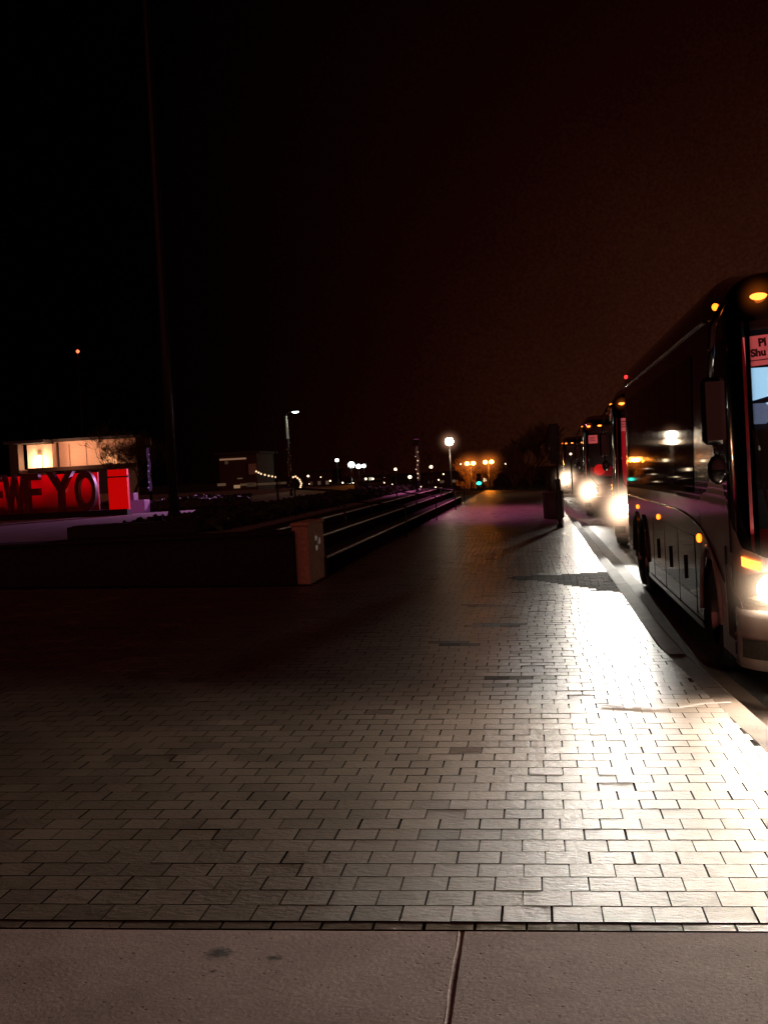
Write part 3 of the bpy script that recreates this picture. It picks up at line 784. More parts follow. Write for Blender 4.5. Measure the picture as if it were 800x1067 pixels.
def street_sign():
    root = empty('kerbside_sign', (.69, 37.6, gz(.69))); tag(root, 'tall dark kerbside sign post with a narrow panel, in front of the tub planter', 'sign')
    MB().tube([(0, 0, 0), (0, 0, 2.9)], .035, 10).build('post', M['black'], root)
    MB().box((-.06, 0, 2.42), (.27, .09, 1.15), bev=.015).build('sign_panel', M['black'], root)
    MB().lathe([(0, .12), (.07, .12), (.09, .02), (.12, 0)], n=16).build('foot', M['black'], root)
    MB().box((0, 0, .8), (.15, .12, 1.2), bev=.02).build('lower_panel', M['black'], root)
street_sign()

# ------------------------------------------------------------------ red letter sign
def text_mesh(txt, size, ext, bold=0):
    cu = bpy.data.curves.new('t', 'FONT'); cu.body = txt; cu.size = size; cu.extrude = ext; cu.offset = bold
    o = bpy.data.objects.new('t', cu); col.objects.link(o)
    bpy.context.view_layer.update()
    me = bpy.data.meshes.new_from_object(o.evaluated_get(bpy.context.evaluated_depsgraph_get()))
    bpy.data.objects.remove(o)
    return me
def letters():
    Y = 38.0
    base = at(66, 545, Y)
    root = empty('letter_sign', (base.x, Y, UP)); tag(root, 'row of big dark letters against a red-lit wall on the upper plaza', 'letter sign')
    z0 = at(66, 533, Y).z - UP
    zt = at(66, 491.5, Y).z - UP
    H = zt - z0
    MB().box((0, 0, z0/2-.01), (4.2, .5, max(.1, z0)), bev=.02).build('plinth', M['wall_dark'], root)
    for ch, xa, xb in (('E', -15, 2), ('W', 4, 27), ('F', 26, 42), ('Y', 50, 78), ('O', 79, 101)):
        A = at(xa, 512, Y).x - base.x; B = at(xb, 512, Y).x - base.x
        me = text_mesh(ch, 1.0, .12, .02)
        xs = [v.co.x for v in me.vertices]; ys = [v.co.y for v in me.vertices]
        sx = (B-A)/(max(xs)-min(xs)); sy = H/(max(ys)-min(ys))
        for v in me.vertices:
            v.co = Vector(((v.co.x-min(xs))*sx + A, -v.co.z, (v.co.y-min(ys))*sy + z0))
        me.materials.append(M['letter'])
        o = bpy.data.objects.new('letter', me); col.objects.link(o); o.parent = root
    # red wall behind, brighter upper part
    A = at(-18, 512, Y+.5).x - base.x; B = at(103, 512, Y+.5).x - base.x
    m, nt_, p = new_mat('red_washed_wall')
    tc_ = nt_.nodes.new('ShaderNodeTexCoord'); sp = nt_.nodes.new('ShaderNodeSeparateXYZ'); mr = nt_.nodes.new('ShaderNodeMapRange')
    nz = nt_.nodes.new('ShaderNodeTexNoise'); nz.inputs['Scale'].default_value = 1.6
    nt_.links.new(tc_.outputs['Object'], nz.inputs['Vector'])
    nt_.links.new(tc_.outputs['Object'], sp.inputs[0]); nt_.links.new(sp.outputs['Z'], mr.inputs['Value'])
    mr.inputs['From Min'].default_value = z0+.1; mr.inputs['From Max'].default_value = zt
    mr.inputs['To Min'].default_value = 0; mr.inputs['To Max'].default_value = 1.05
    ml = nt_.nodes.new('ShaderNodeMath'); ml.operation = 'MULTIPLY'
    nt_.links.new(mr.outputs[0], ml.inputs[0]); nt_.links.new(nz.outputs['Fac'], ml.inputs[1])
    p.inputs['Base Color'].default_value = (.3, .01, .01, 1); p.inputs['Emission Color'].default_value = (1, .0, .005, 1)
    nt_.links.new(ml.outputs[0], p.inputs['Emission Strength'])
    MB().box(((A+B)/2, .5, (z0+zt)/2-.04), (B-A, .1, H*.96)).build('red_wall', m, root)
    A = at(114, 512, Y).x - base.x; B = at(134, 512, Y).x - base.x
    zz0 = at(124, 532, Y).z-UP; zz1 = at(124, 497.5, Y).z-UP; zz2 = at(124, 489.5, Y).z-UP
    MB().box(((A+B)/2, 0, (zz0+zz1)/2), (B-A, .2, zz1-zz0), bev=.01).build('red_panel', M['redpanel'], root)
    MB().box(((A+B)/2+.0, 0, (zz1+zz2)/2+.03), (B-A, .2, zz2-zz1-.03), bev=.01).build('red_panel', M['redpanel'], root)
    MB().box(((A+B)/2, .02, zz1+.01), (B-A+.04, .18, .05), bev=.01).build('cross_bar', M['black'], root)
    q = at(93, 507, Y-.2); 
    MB().ball((q.x-base.x, .35, q.z-UP), .035, 8, 6).build('spot_lamp', M['small_warm'], root)
    q = at(58.5, 511, Y-.2)
    MB().ball((q.x-base.x, .35, q.z-UP), .03, 8, 6).build('spot_lamp', M['small_warm'], root)
letters()
# violet-lit steps right of the sign
vs = empty('stage_block', (at(141, 520, 40).x, 40, UP)); tag(vs, 'small violet-lit stepped block right of the red panel', 'platform')
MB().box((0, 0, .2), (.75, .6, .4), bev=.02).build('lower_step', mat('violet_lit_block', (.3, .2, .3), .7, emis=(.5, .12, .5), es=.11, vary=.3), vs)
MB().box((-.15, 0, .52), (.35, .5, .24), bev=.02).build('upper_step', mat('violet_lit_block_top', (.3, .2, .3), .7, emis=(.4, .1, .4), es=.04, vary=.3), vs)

# ------------------------------------------------------------------ buildings
def cream_building():
    Y = 70; P = lambda px, py, y=Y: at(px, py, y)
    x0 = P(13, 480).x; x1 = P(131, 480).x; xm = P(25, 480).x; xr = P(50, 480).x; xc = P(101, 480).x
    root = empty('cream_building', (x0, Y, UP)); tag(root, 'low cream building with a glowing wall lamp, behind the red letters', 'building')
    def bx(name, xa, xb, ya, yb, za, zb, m, bev=.02):
        return MB().box(((xa+xb)/2-x0, (ya+yb)/2-Y, (za+zb)/2-UP), (xb-xa, yb-ya, zb-za), bev=bev).build(name, m, root)
    zt1 = P(60, 459.5).z; zt0 = P(30, 463).z; zb = P(60, 487).z
    bx('wall', xr, x1, Y+1.0, Y+2.1, UP, zt1, M['cream'])
    bx('lamp_wall', xm, xr+.1, Y+.5, Y+2.2, UP, zt0, M['cream'])
    bx('pillar', x0, xm-.15, Y-.4, Y+.4, UP, zt0+.02, M['brownwall'])
    bx('pillar', xm-.15+.01, xm+.3, Y-.3, Y+.3, UP, zb-.05, M['cream'])
    bx('canopy', xm+.35, x1+.3, Y-.5, Y+.98, zb-.22, zb+.02, M['brownwall'])
    bx('roof', x0-.3, xr, Y-.5, Y+2.4, zt0+.03, zt0+.22, M['dark_roof'])
    bx('roof', xr+.02, x1+.3, Y+.7, Y+2.4, zt1+.01, zt1+.16, M['dark_roof'])
    bx('end_wall', xc, xc+2.0, Y+.8, Y+.99, zb+.03, zt1-.02, mat('warm_stone_panel', (.5, .36, .25), .8, bump=.4, scale=8, vary=.3))
    bx('window', xm+.6, x1-1, Y+.93, Y+.985, UP+.5, zb-.3, M['side_glass'])
    for k in range(4):
        xx = xr + (x1-xr)*(.2+.22*k)
        bx('wall_joint', xx, xx+.03, Y+.985, Y+.998, zb+.03, zt1-.02, M['brownwall'], 0)
    bx('downpipe', xr+.22, xr+.32, Y+.86, Y+.97, UP, zt1-.05, M['dark_roof'])
    bx('coping', xr+.05, x1+.05, Y+.93, Y+.995, zt1-.14, zt1-.01, M['cream'], .01)
    lx = P(38.5, 480).x
    MB().tube([(lx-x0, .36, zb+.05-UP), (lx-x0, .36, zb+.75-UP)], .12, 12).build('wall_lamp', glow_mat('wall_lamp_tube', (1, .66, .34), 5), root)
    lamp('POINT', 'wall_lamp_light', (lx-x0, .05, zb+.35-UP), 210, (1, .55, .3), .15, parent=root)
    lamp('POINT', 'wall_lamp_light', (P(78, 480).x-x0, -.8, zb+.9-UP), 200, (1, .42, .24), .25, parent=root)
    for px in (107, 113): 
        lamp('POINT', 'uplight', (P(px, 480).x-x0, .45, zb+.2-UP), 9, (1, .55, .3), .08, parent=root)
        MB().box((P(px, 480).x-x0, .45, zb+.07-UP), (.2, .1, .06), bev=.01).build('uplight_fixture', M['small_warm'] if px == 0 else M['black'], root)
cream_building()
def brown_building():
    Y = 120; P = lambda px, py: at(px, py, Y)
    a = P(229, 500); c = P(267, 472); z0 = -1.0
    root = empty('brown_building', (a.x, Y, z0)); tag(root, 'dim brown building with a lit eave and low lit windows, left of the string lights', 'building')
    W = c.x-a.x; H = c.z-z0
    MB().box((W/2, 4, H/2), (W, 8, H), bev=.03).build('wall', M['brownwall'], root)
    MB().box((W/2, 3.9, H+.1), (W+.8, 9, .2), bev=.03).build('roof', M['dark_roof'], root)
    MB().box((W*.38, -.1, H-.45), (W*.7, .1, .16), bev=.02).build('lit_eave', glow_mat('lit_eave', (1, .5, .3), .2), root)
    for px, py, w_, h_, s in ((231, 505, .8, .25, .08), (247, 507, .6, .3, .25), (254, 505, .7, .22, .06), (280, 504, 3.4, .22, .05), (262, 505, .9, .4, .03), (236, 482, .3, .3, .04), (250, 498.5, .5, .1, .08)):
        q = P(px, py)
        MB().box((q.x-a.x, -.06, q.z-z0), (w_, .08, h_), bev=.02).build('window', glow_mat('dim_window', (1, .55, .32), s), root)
    MB().box((W*.88, -.1, H*.72), (W*.2, .12, 1.0), bev=.02).build('stone_panel', mat('dim_stone', (.2, .12, .1), .8, emis=(1, .4, .3), es=.012, vary=.5), root)
brown_building()
# strings of lights
def string(pts_px, Y, label, r):
    P_ = [at(x, y, Y) for x, y in pts_px]; root = empty('light_string', P_[0]); tag(root, label, 'string lights', 'strings of warm lights')
    rel = [p-P_[0] for p in P_]
    MB().tube(rel, .02, 5).build('cable', M['black'], root)
    b = MB()
    for i in range(len(rel)-1):
        n = max(2, int((rel[i+1]-rel[i]).length/.22))
        for k in range(n): 
            p = rel[i].lerp(rel[i+1], k/n); MB().ball((p.x, p.y-.03, p.z-.05), r, 6, 4).build('bulb', M['fairy'], root)
    # end post
    for e_ in (P_[0], P_[-1]):
        MB().tube([(e_.x-P_[0].x, .05, -1.0-P_[0].z), (e_.x-P_[0].x, .05, e_.z-P_[0].z+.05)], .04, 6).build('post', M['black'], root)
string([(267, 490.5), (272, 493), (280, 495), (291, 497)], 95, 'straight sagging string of warm lights left of the arm lamp', .07)
string([(303, 497), (308, 495.8), (312, 499), (314, 503), (313, 507), (317, 511)], 95, 'curved string of warm lights right of the arm lamp', .07)
kb = empty('kiosk', (at(308, 503, 97).x, 97, -1)); tag(kb, 'small kiosk with a warm lit front under the curved string lights', 'kiosk')
MB().box((0, .5, 1.0), (1.0, 1.0, 2.0), bev=.03).build('wall', M['brownwall'], kb)
MB().box((0, -.03, 1.8), (.62, .06, .3), bev=.02).build('lit_hatch', glow_mat('lit_hatch', (1, .5, .25), .3), kb)
MB().box((0, .5, 2.06), (1.3, 1.3, .1), bev=.02).build('roof', M['dark_roof'], kb)

# far dark buildings / treeline so that the skyline is broken
for px0, px1, top, Y, lb in ((318, 346, 492, 190, 'low dark building left of the car park lamps'), (384, 404, 500, 180, 'low dark building between the car park lamps and the tree'),
                             (440, 480, 494, 190, 'long low dark building behind the globe lamp')):
    a = at(px0, top, Y); c = at(px1, top, Y); r_ = empty('dark_building', (a.x, Y, -2)); tag(r_, lb, 'building')
    W = c.x-a.x; H = a.z+2
    MB().box((W/2, 5, H/2), (W, 10, H), bev=.05).build('wall', M['brownwall'], r_)
    MB().box((W/2, 5, H+.12), (W+.6, 10.6, .24), bev=.05).build('roof', M['dark_roof'], r_)
    for k in range(3):
        MB().box((W*(.2+.3*k), -.05, H*.62), (W*.11, .08, H*.12), bev=.02).build('window', glow_mat('dim_window', (1, .6, .4), .03+.03*k), r_)

# ------------------------------------------------------------------ cars in the distance
def make_car():
    root = empty('parked_car', (0, 0, 0)); tag(root, 'x', 'car', 'cars in the distant car park')
    prof = [(-2.1, .35), (-2.15, .65), (-2.05, .85), (-1.2, .98), (-.5, 1.42), (.9, 1.45), (1.6, 1.02), (2.1, .95), (2.15, .6), (2.1, .35)]
    b = MB(); rows = []
    for x, sc in ((-.86, .93), (-.8, 1), (.8, 1), (.86, .93)):
        rows.append([(x if z < .9 else x*.86, y*sc if False else y, z*sc if z > .5 else z) for y, z in prof])
    b.grid(rows, False)
    n = len(prof)
    for ri in (0, 3): b.f.append(tuple(ri*n+i for i in range(n))); b.smooth.append(False)
    b.build('body', mat('car_paint', (.1, .1, .11), .3, coat=1, vary=.1), root)
    g = MB(); g.grid([[(-.66, -1.13, 1.0), (.66, -1.13, 1.0)], [(-.6, -.56, 1.4), (.6, -.56, 1.4)]], False); g.build('windscreen', M['side_glass'], root)
    for sx in (-.62, .62):
        MB().lathe([(0, .04), (.09, .03), (.11, 0), (.11, -.05)], (sx, -2.14, .68), 14, 'y').build('headlight', M['white_lamp'], root)
    for sx in (-.8, .8):
        for y in (-1.35, 1.35):
            MB().lathe([(0, .1), (.2, .1), (.31, .09), (.33, .05), (.33, -.08)], (sx, y, .33), 20, 'x').build('wheel', M['rubber'], root)
    return root
car0 = make_car()
for i, (px, py, Y, lb) in enumerate(((336, 515, 105, 'car whose headlights are the brightest low lights left of centre'), (351, 513, 120, 'second car from the left, under the leftmost car park lamp'),
        (364, 511.5, 130, 'car with small lights right under the largest car park lamp'), (384, 508.5, 135, 'car lit white under the low lamps'),
        (392, 508, 130, 'rightmost car with headlights on in the car park'))):
    c = car0 if i == 0 else copy_tree(car0)
    q = at(px, py, Y); c.location = (q.x, Y, q.z-.68); c.rotation_euler.z = R((28, 20, 60, 35, 10)[i]); c['label'] = lb
    c.scale = (1, 1, 1)
    pd = MB().box((q.x, Y, (q.z-.68-2.6)/2 - .01), (7, 7, max(.2, q.z-.68+2.6-.02))).build('car_park_ground', M['asphalt']); struct(pd)
# distant lit shopfront
sf = empty('lit_shopfront', (at(384, 500, 165).x, 165, -2)); tag(sf, 'pale lit shopfront under the rightmost car park lamps', 'shop')
MB().box((0, .5, 1.6), (3.4, 1, 3.2), bev=.03).build('wall', M['brownwall'], sf)
MB().box((.3, -.05, 2.4), (.5, .08, 1.8), bev=.02).build('lit_window', glow_mat('lit_shop_window', (1, .9, .6), .5), sf)
MB().box((-.6, -.05, 1.9), (.9, .08, .7), bev=.02).build('lit_window', glow_mat('lit_shop_window_dim', (1, .8, .5), .15), sf)

# ------------------------------------------------------------------ motor coaches
HW = 1.3; LEN = 12.8; FA = .80       # half width, length, depth of the rounded front
AX = (2.2, 9.6, 10.9)            # axles behind the nose
ZS, ZO = 1.12, .13
def pt(q, v, off=0.0):
    """point on the coach skin: q runs around the body (0 nose, +-1 end of the rounded front, then metres back), v is height"""
    inset = 0; z = v
    if v > 3.12:
        t = min(1.0, (v-3.12)/.36)
        inset = .38*(1-math.sqrt(max(0, 1-t*t))); z = v
        if v > 3.48: inset = .38 + (v-3.48)*10*.92; z = 3.48 + (v-3.48)*.3
    w_ = HW - .055*max(0, (z-1.5)/2) - inset
    w_ = max(.001, w_ + off)
    aq = abs(q); sg = 1 if q >= 0 else -1
    if aq <= 1:
        th = aq*math.pi/2
        x = w_*math.sin(th)**(2/4.2); c_ = max(0, math.cos(th)); y = FA*(1 - c_**(2/2.3))
        y = y - off*c_**.5 + inset*c_**.6
    else:
        x = w_; y = FA + (aq-1)
    rk = 0
    if z > 1.0: rk = .50*((z-1.0)/2.48)**1.25
    elif z > .86: rk = 0
    else: rk = -.05 + .10*max(0, (.62-z)/.3)**2 if z < .86 else 0
    y += rk*max(0, 1 - y/2.6)
    if v > 3.2: z -= (v-3.2)*.45*max(0, 1-y/3.0)
    if v > 2.6: z -= .17*max(0, 1-y/2.4)*min(1, (v-2.6)/.6)
    return (-sg*x, y, z*ZS-ZO)      # q > 0 is the kerb side (-x)
def sk(q0, q1, nq, vlo, vhi, nv, off=0.0, rows=None, sides=1, b=None):
    b = b or MB()
    f0 = vlo if callable(vlo) else (lambda q: vlo)
    f1 = vhi if callable(vhi) else (lambda q: vhi)
    for s in ((1,) if sides == 1 else (1, -1)):
        g = []
        for j in range(nv+1):
            t = j/nv; r = []
            for i in range(nq+1):
                q = q0 + (q1-q0)*i/nq
                a, c = f0(q), f1(q)
                r.append(pt(s*q, a+(c-a)*t, off))
            g.append(r)
        b.grid(g, True, flip=(s < 0))
    return b
QE = 1 + LEN - FA
def yq(y): return y - FA + 1         # behind the nose -> q
def arch(q):
    if q < 1: return 0
    y = FA + q - 1
    for a in AX:
        d = abs(y-a)
        if d < .64: return (.52 + math.sqrt(max(0, .64**2-d*d))*1.02 + ZO)/ZS
    return 0
def skirt(q):
    base = .40 if q > 1 else .37
    return max(base, arch(q))
def mask_lo(q):                      # lower edge of the black glazing, sweeping down to the nose
    pts = [(0, 1.17), (.45, 1.18), (.75, 1.24), (.92, 1.38), (1.05, 1.50), (1.45, 1.72), (2.0, 1.80), (2.6, 1.62), (3.2, 1.56), (QE, 1.52)]
    for (a, fa), (b_, fb) in zip(pts, pts[1:]):
        if q <= b_:
            t = (q-a)/(b_-a); t = t*t*(3-2*t); return fa + (fb-fa)*t
    return 1.52
def make_bus():
    root = empty('coach', (0, 0, 0))
    # ---- painted skin
    b = MB(); qs_n = 300
    qn = [i/26 for i in range(27)] + [1 + (QE-1)*i/360 for i in range(1, 361)]
    def skin(b, flo, fhi, nv, off, q0=0, q1=QE, both=True):
        L_ = [q for q in qn if q0 <= q <= q1]
        for s in (1, -1):
            g = []
            for j in range(nv+1):
                g.append([pt(s*q, flo(q)+(fhi(q)-flo(q))*j/nv, off) for q in L_])
            b.grid(g, True, flip=(s < 0))
    skin(b, skirt, lambda q: 1.06 if q < 3.4 else 1.06, 6, 0, 0, 3.0)
    skin(b, lambda q: 1.06, mask_lo, 3, 0, 0, 3.0)
    b.build('front_body', M['paint'], root)
    b = MB(); skin(b, skirt, lambda q: 1.22, 8, 0, 3.0, QE); skin(b, lambda q: 1.22, mask_lo, 3, 0, 3.0, QE)
    b.build('side_panel', M['silver'], root)
    b = MB()
    vs = [2.98, 3.12, 3.2, 3.28, 3.35, 3.40, 3.44, 3.465, 3.48, 3.50, 3.53, 3.575]
    for s in (1, -1):
        b.grid([[pt(s*q, v, 0) for q in qn] for v in vs], True, flip=(s < 0))
    b.build('roof', M['mask'], root)
    # rear wall
    b = MB(); rows = []
    vs2 = [.4, .8, 1.2, 1.52, 1.9, 2.5, 2.98] + vs[1:]
    for v in vs2:
        a = pt(QE, v); c = pt(-QE, v); rows.append([(a[0]+(c[0]-a[0])*k/8, a[1]+.05*math.sin(math.pi*k/8), a[2]) for k in range(9)])
    b.grid(rows, True); b.build('rear_wall', M['paint'], root)
    b = MB(); b.grid([[(x, y, .42) for x in (-HW+.04, HW-.04)] for y in (3.0, 8.9)], False)
    b.box((0, 12.1, .45), (2.4, 1.0, .05)); b.box((0, .95, .42), (2.2, .8, .04))
    b.build('underfloor', M['inside'], root)
    # ---- black surround of the glazing: band along both sides, rim round the windscreen
    b = MB()
    WQ = .62
    for s in (1, -1):
        L_ = [q for q in qn if q >= WQ]
        b.grid([[pt(s*q, mask_lo(q)+(2.99-mask_lo(q))*j/8, 0) for q in L_] for j in range(9)], True, flip=(s < 0))
        L_ = [q for q in qn if q <= WQ+.01]
        b.grid([[pt(s*q, v, .001) for q in L_] for v in (2.98, 3.0, 3.02)], True, flip=(s < 0))
    b.build('window_surround', M['mask'], root)
    # windscreen in two halves
    for s in (1, -1):
        L_ = [q for q in qn if .012 <= q <= WQ]
        g = MB(); g.grid([[pt(s*q, mask_lo(q)+.005+(2.99-mask_lo(q))*j/10, .002) for q in L_] for j in range(11)], True, flip=(s < 0))
        g.build('windscreen', M['screen'], root)
    MB().tube([pt(0, 1.18+.17*k, .008) for k in range(11)], .012, 6).build('centre_bar', M['mask'], root)
    # side windows
    for s in (1, -1):
        y = 3.25
        while y < 12.0:
            y2 = min(y+1.62, 12.4)
            g = MB(); q0, q1 = yq(y), yq(y2-.035)
            g.grid([[pt(s*(q0+(q1-q0)*i/6), 1.60+(2.86-1.60)*j/4, .007) for i in range(7)] for j in range(5)], True, flip=(s < 0))
            g.build('side_window', M['side_glass'], root)
            y = y2
    # entrance door with glass, kerb side
    g = MB(); q0, q1 = 1.02, 1.62
    g.grid([[pt(q0+(q1-q0)*i/6, 1.74+(2.86-1.74)*j/4, .008) for i in range(7)] for j in range(5)]); 
    door = g.build('door', M['side_glass'], root)
    MB().tube([pt(1.0, 1.2+.2*k, .006) for k in range(9)], .009, 5).build('door_seal', M['rubber'], door)
    MB().tube([pt(1.0, .44+.17*k, .003) for k in range(5)], .006, 5).build('door_seam', M['rubber'], door)
    # luggage doors
    for s in (1, -1):
        for k in range(3):
            y0 = 3.35 + 1.55*k; q0, q1 = yq(y0), yq(y0+1.53)
            g = MB(); g.grid([[pt(s*(q0+(q1-q0)*i/3), .47+(1.20-.47)*j/3, .006) for i in range(4)] for j in range(4)], True, flip=(s < 0))
            ld = g.build('luggage_door', M['silver'], root)
            c = pt(s*yq(y0+.82), .86, .016)
            MB().box(c, (.02, .036, .26), bev=.006).build('handle', M['rubber'], ld)
            MB().tube([pt(s*yq(y0+1.54), .45+.25*i, .004) for i in range(4)], .006, 4).build('seam', M['rubber'], ld)
    # belt moulding that curves down over the front wheel, and skirt strip
    for s in (1, -1):
        pts = []
        for i in range(80):
            y = 12.5 - (12.5-1.2)*i/79
            z = 1.40 if y > 5 else 1.40 - .08*((5-y)/2)**2 if y > 3.0 else 1.32 - .16*((3.0-y)/1.0)**1.5 if y > 2.0 else 1.16 - .28*(2.0-y)
            pts.append(pt(s*yq(y), max(.6, z), .006))
        MB().tube(pts, .012, 6).build('belt_moulding', M['chrome'], root)
        b = MB(); q0, q1 = yq(2.88), yq(8.9)
        b.grid([[pt(s*(q0+(q1-q0)*i/12), v, .012) for i in range(13)] for v in (.405, .43, .455)], False, flip=(s < 0))
        b.build('skirt_strip', M['chrome'], root)
        # wheel arch lip
        for a in AX:
            pts = [pt(s*yq(a+.66*math.cos(t)), (.52+.66*math.sin(t)+ZO)/ZS, .012) for t in [math.pi*k/20 for k in range(21)]]
            MB().tube(pts, .022, 6).build('wheel_arch', M['paint'] if a < 3 else M['silver'], root)
        # arch liners
            b = MB(); 
            for k in range(13):
                pass
            rows = []
            for xx in (.0, .55):
                rows.append([(-s*(HW-.02-xx), a+.65*math.cos(math.pi*k/12), .5+.66*math.sin(math.pi*k/12)) for k in range(13)])
            b.grid(rows); b.build('wheel_well', M['inside'], root)
        for a in AX:
            wl = MB(); X = -s*(HW-.16); e = -s
            wl.lathe([(.28, .13*e), (.40, .145*e), (.50, .12*e), (.52, .06*e), (.52, -.1*e), (.48, -.14*e), (.2, -.14*e)], (X, a, .52), 36, 'x')
            wo = wl.build('wheel', M['rubber'], root)
            rm_ = MB(); rm_.lathe([(0, .11*e), (.07, .11*e), (.09, .06*e), (.2, .03*e), (.25, .08*e), (.285, .135*e)], (X, a, .52), 30, 'x')
            for k in range(10):
                t = 2*math.pi*k/10; rm_.ball((X+.05*e, a+.15*math.cos(t), .52+.15*math.sin(t)), .02, 6, 4)
            rm_.build('rim', M['chrome'], wo)
    # grey louvred panel between front wheel and bumper
    for s in (1, -1):
        q0, q1 = yq(.62), yq(1.20)
        def lo(q): return .53
        g = MB(); rows = []
        for j in range(9):
            t = j/8; r = []
            for i in range(9):
                u = i/8; top = .86 + .22*u
                q = q0+(q1-q0)*u*(1-.05*(1-t))
                if q < 1: q = max(q, .55)
                r.append(pt(s*q, .54+(top-.54)*t, .006))
            rows.append(r)
        g.grid(rows, True, flip=(s < 0)); g.build('louvre_panel', M['grille'], root)
        b = MB(); ring = [rows[0][i] for i in range(9)] + [rows[j][8] for j in range(1, 9)] + [rows[8][i] for i in range(7, -1, -1)] + [rows[j][0] for j in range(7, -1, -1)]
        b.tube(ring, .007, 5); b.build('panel_rim', M['paint'], root)
        # fuel flap slot and small reflector
        MB().box(pt(s*1.33, 1.16, .004), (.015, .05, .16), bev=.004).build('slot', M['rubber'], root)
        MB().box(pt(s*.93, .60, .008), (.04, .10, .045), bev=.01).build('reflector', mat('dark_amber_reflector', (.25, .07, .02), .4, vary=.1), root)
    # bumper: step and fog recess
    b = MB(); rows = []
    L_ = [q for q in qn if q <= .97]
    for s in (1, -1):
        prof = [(.37, -.02), (.38, .03), (.45, .05), (.62, .055), (.76, .05), (.80, .04), (.815, .0)]
        b.grid([[pt(s*q, v, o*min(1, (1.0-q)*5+.0)+.001) for q in L_] for v, o in prof], True, flip=(s < 0))
    b.build('bumper', M['paint'], root)
    for s in (1, -1):
        g = MB(); q0, q1 = .42, .74
        g.grid([[pt(s*(q0+(q1-q0)*i/6), .47+.14*j/3, .068) for i in range(7)] for j in range(4)], True, flip=(s < 0)); g.build('fog_lamp', M['grille'], root)
    # headlights
    for s in (1, -1):
        hs = MB(); q0, q1 = .22, .80
        rows = [[pt(s*(q0+(q1-q0)*i/10), .85+(.25*(1-.25*(i/10)**2))*j/5, .006) for i in range(11)] for j in range(6)]
        hs.grid(rows, True, flip=(s < 0)); h = hs.build('headlight', M['grille'], root)
        c = pt(s*.48, .97, -.005)
        MB().ball(c, (.13, .09, .12), 18, 12).build('lens', M['head'], h)
        c2 = pt(s*.36, .97, 0.0)
        MB().ball(c2, (.10, .06, .09), 16, 10).build('lens', M['head'], h)
        bloom(c, .50, M['bloom_w'], h)
        ts = MB(); ts.grid([[pt(s*(.56+.22*i/6), 1.09+.03*(i/6)+.07*j/3, .012) for i in range(7)] for j in range(4)], True, flip=(s < 0)); ts.build('turn_signal', M['amber_hot'], root)
        bloom(pt(s*.70, 1.14, .02), .15, M['bloom_a'], root)
    # roof marker lamps
    for q, v in ((.0, 3.22), (.16, 3.22), (-.16, 3.22), (.46, 3.20), (-.46, 3.20)):
        p = pt(q, v, .01); 
        MB().ball(p, (.075, .04, .03), 14, 8).build('marker_lamp', M['amber_hot'], root)
        if q > .4: bloom(p, .20, M['bloom_a'], root)
    for s in (1, -1):
        MB().ball(pt(s*1.30, 3.16, .02), (.03, .05, .032), 12, 8).build('marker_lamp', M['amber'], root)
        for y_, z_, r in ((2.97, 1.20, .045), (7.2, 1.24, .035), (10.6, 1.26, .033)):
            MB().ball(pt(s*yq(y_), z_, .006), (.022, .07 if y_ < 4 else .06, r), 12, 8).build('marker_lamp', M['amber'], root)
        MB().ball(pt(s*yq(12.7), 3.22, .0), (.03, .06, .035), 12, 8).build('marker_lamp', M['red'], root)
    # rain gutter
    for s in (1, -1):
        MB().tube([pt(s*yq(1.7+10.9*i/20), 3.06, .01) for i in range(21)], .012, 5).build('rain_gutter', M['dull'], root)
    # mirrors
    for s in (1, -1):
        e = -s
        ax_ = [(e*1.20, .85, 3.32), (e*1.34, .50, 3.24), (e*1.45, .32, 3.05), (e*1.48, .30, 2.66)]
        mo = MB().box((e*1.47, .33, 2.39), (.19, .11, .54), bev=.035).build('side_mirror', M['mask'], root)
        MB().tube(ax_, .028, 8).build('arm', M['mask'], mo)
        MB().box((e*1.47, .392, 2.39), (.15, .006, .46)).build('mirror_glass', M['chrome'], mo)
        m2 = MB().ball((e*1.45, .34, 1.92), (.085, .07, .12), 16, 10).build('wide_mirror', M['mask'], root)
        MB().tube([(e*1.47, .33, 2.14), (e*1.45, .34, 2.02)], .02, 6).build('bracket', M['mask'], m2)
    # wipers
    for s in (1, -1):
        MB().tube([pt(s*.22, 1.14, .03), pt(s*.45, 1.5, .04), pt(s*.55, 2.1, .035)], .012, 6).build('wiper', M['rubber'], root)
    # ---- interior seen through the windscreen
    MB().box((0, 1.75, 1.02), (2.36, 2.3, .06)).build('cab_floor', M['inside'], root)
    b = MB(); b.grid([[pt(q, mask_lo(abs(q))-.02, -.08) for q in [-.78+1.56*i/20 for i in range(21)]], [(1.1-2.2*i/20, 1.15, 1.38) for i in range(21)]][::1]); b.build('dashboard', M['dash'], root)
    MB().box((0, 3.0, 2.2), (2.36, .05, 2.2)).build('partition', M['inside'], root)
    for e in (-1, 1):
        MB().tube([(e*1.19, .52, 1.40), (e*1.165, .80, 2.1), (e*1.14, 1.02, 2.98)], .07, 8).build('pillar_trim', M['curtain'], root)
    MB().box((-.62, 1.00, 3.13), (.95, .05, .10), bev=.02).build('header', M['inside'], root)
    return root

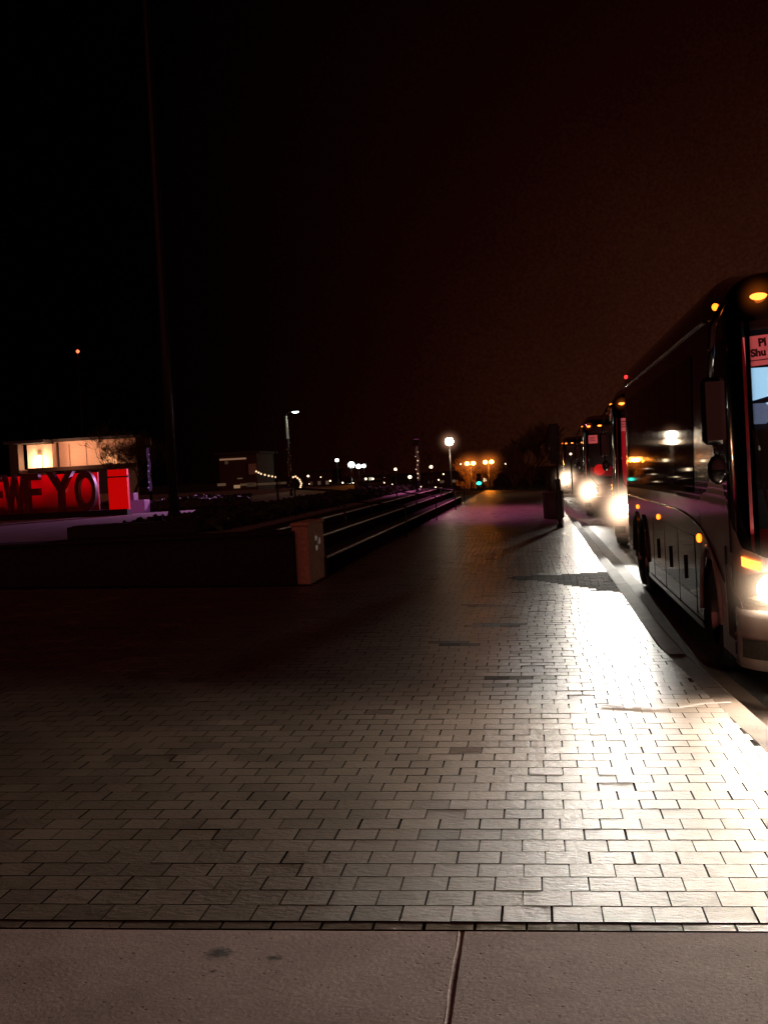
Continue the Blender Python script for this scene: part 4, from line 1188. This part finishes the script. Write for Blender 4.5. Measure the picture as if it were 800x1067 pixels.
proto = make_bus()
tag(proto, 'x', 'coach', 'coaches parked in a line along the kerb')
BX = 1.62 + HW
def text_on(parent, txt, loc, size, m, rz=0):
    me = text_mesh(txt, size, .001, .006*size/.12)
    for v in me.vertices: v.co = Vector((v.co.x, -v.co.z, v.co.y))
    me.materials.append(m); o = bpy.data.objects.new('lettering', me); col.objects.link(o); o.parent = parent; o.location = loc; o.rotation_euler.y = rz
    return o
buses = []
spec = ((BX, 10.3, 'nearest coach, its white front corner cut by the right edge of the view'),
        (BX+.14, 29.2, 'second coach in the line, with a pink card behind its windscreen and a red glow'),
        (BX+.16, 47.0, 'third coach in the line, with a round red light low in its windscreen'),
        (BX+.35, 86, 'farthest coach, showing one headlight beyond the kerbside sign'))
for i, (x, y, lb) in enumerate(spec):
    o = proto if i == 0 else copy_tree(proto)
    o.location = (x, y, ROAD_Z); o.rotation_euler.z = R((0, -3.2, -2.6, -1)[i]); o['label'] = lb; buses.append(o)
    if 1:
        for k in o.children:
            for h in k.children:
                if h.name.startswith('lit_haze'): h.scale = [v*(1.25, 1.95, 2.1, 2.6)[i] for v in h.scale]  # enlarges the painted bloom spheres
# cards in the windscreens
def card(bus, x, y, z, w_, h_, lines, tilt=0):
    c = MB().box((0, 0, 0), (w_, .006, h_), bev=.001).build('window_card', M['card'], bus, (x, y, z)); c.rotation_euler.y = tilt
    return c
c = card(buses[0], -.90, .86, 2.90, .44, .25, 2, R(-4))
text_on(c, 'Pl', (-.10, -.006, .035), .09, M['ink']); text_on(c, 'Shu', (-.17, -.006, -.045), .085, M['ink'])
MB().box((0, -.005, -.08), (.36, .002, .008)).build('rule', M['ink'], c)
for k, bx_ in ((1, -.98), (2, -.92)):
    c = card(buses[k], bx_, .84, 2.84, .30 if k == 1 else .36, .30, 0)
    for j in range(3): MB().box((0, -.005, .07-.06*j), (.2, .002, .018)).build('rule', M['ink'], c)
MB().lathe([(0, -.02), (.17, -.015), (.2, .0), (.2, .02)], (-.72, .50, 1.72), 28, 'y').build('red_lamp', M['redlamp'], buses[2])
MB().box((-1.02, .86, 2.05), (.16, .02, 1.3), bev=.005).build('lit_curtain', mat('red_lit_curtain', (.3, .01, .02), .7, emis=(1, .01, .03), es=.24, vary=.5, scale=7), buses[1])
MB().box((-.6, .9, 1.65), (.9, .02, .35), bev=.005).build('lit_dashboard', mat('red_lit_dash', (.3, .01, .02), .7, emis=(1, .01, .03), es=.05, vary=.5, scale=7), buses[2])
# blue-lit cabin of the nearest coach
b0 = buses[0]
MB().box((-.45, 1.5, 2.62), (1.35, .03, .34), bev=.01).build('lit_cabin', M['coach_light'], b0)
MB().box((-.62, 1.44, 2.56), (1.2, .04, .05), rot=Matrix.Rotation(R(-14), 3, 'Y'), bev=.01).build('parcel_rack', M['inside'], b0)
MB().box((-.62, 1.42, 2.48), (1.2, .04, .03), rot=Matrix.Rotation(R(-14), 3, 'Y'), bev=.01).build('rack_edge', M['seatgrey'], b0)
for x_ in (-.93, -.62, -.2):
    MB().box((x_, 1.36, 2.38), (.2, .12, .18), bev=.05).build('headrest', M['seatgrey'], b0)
    MB().box((x_, 1.38, 2.0), (.32, .14, .56), bev=.05).build('seat_back', M['inside'], b0)

# light that leaves the headlamps
def beams(bus, e, cone, blend, dirs, size=.09, color=(1, .84, .66)):
    for sgn, d in dirs:
        p = pt(sgn*.42, .97, .15)
        lamp('SPOT', 'headlamp_beam', (p[0], p[1]-.05, p[2]), e, color, size, d, cone, blend, bus)
beams(buses[0], 430, 150, 1, ((1, (-.22, -1, -.22)),), color=(1, .84, .66))
beams(buses[0], 2100, 176, 1, ((-1, (-.75, -1, -.20)),), size=.4, color=(1, .83, .68))
beams(buses[1], 2900, 24, 1, ((1, (.0, -1, -.05)),), color=(1, .95, .84))
beams(buses[2], 4000, 17, 1, ((1, (.0, -1, -.03)), (-1, (-.0, -1, -.03))), color=(1, .92, .8))
beams(buses[3], 2500, 12, 1, ((1, (-.0, -1, -.015)),))
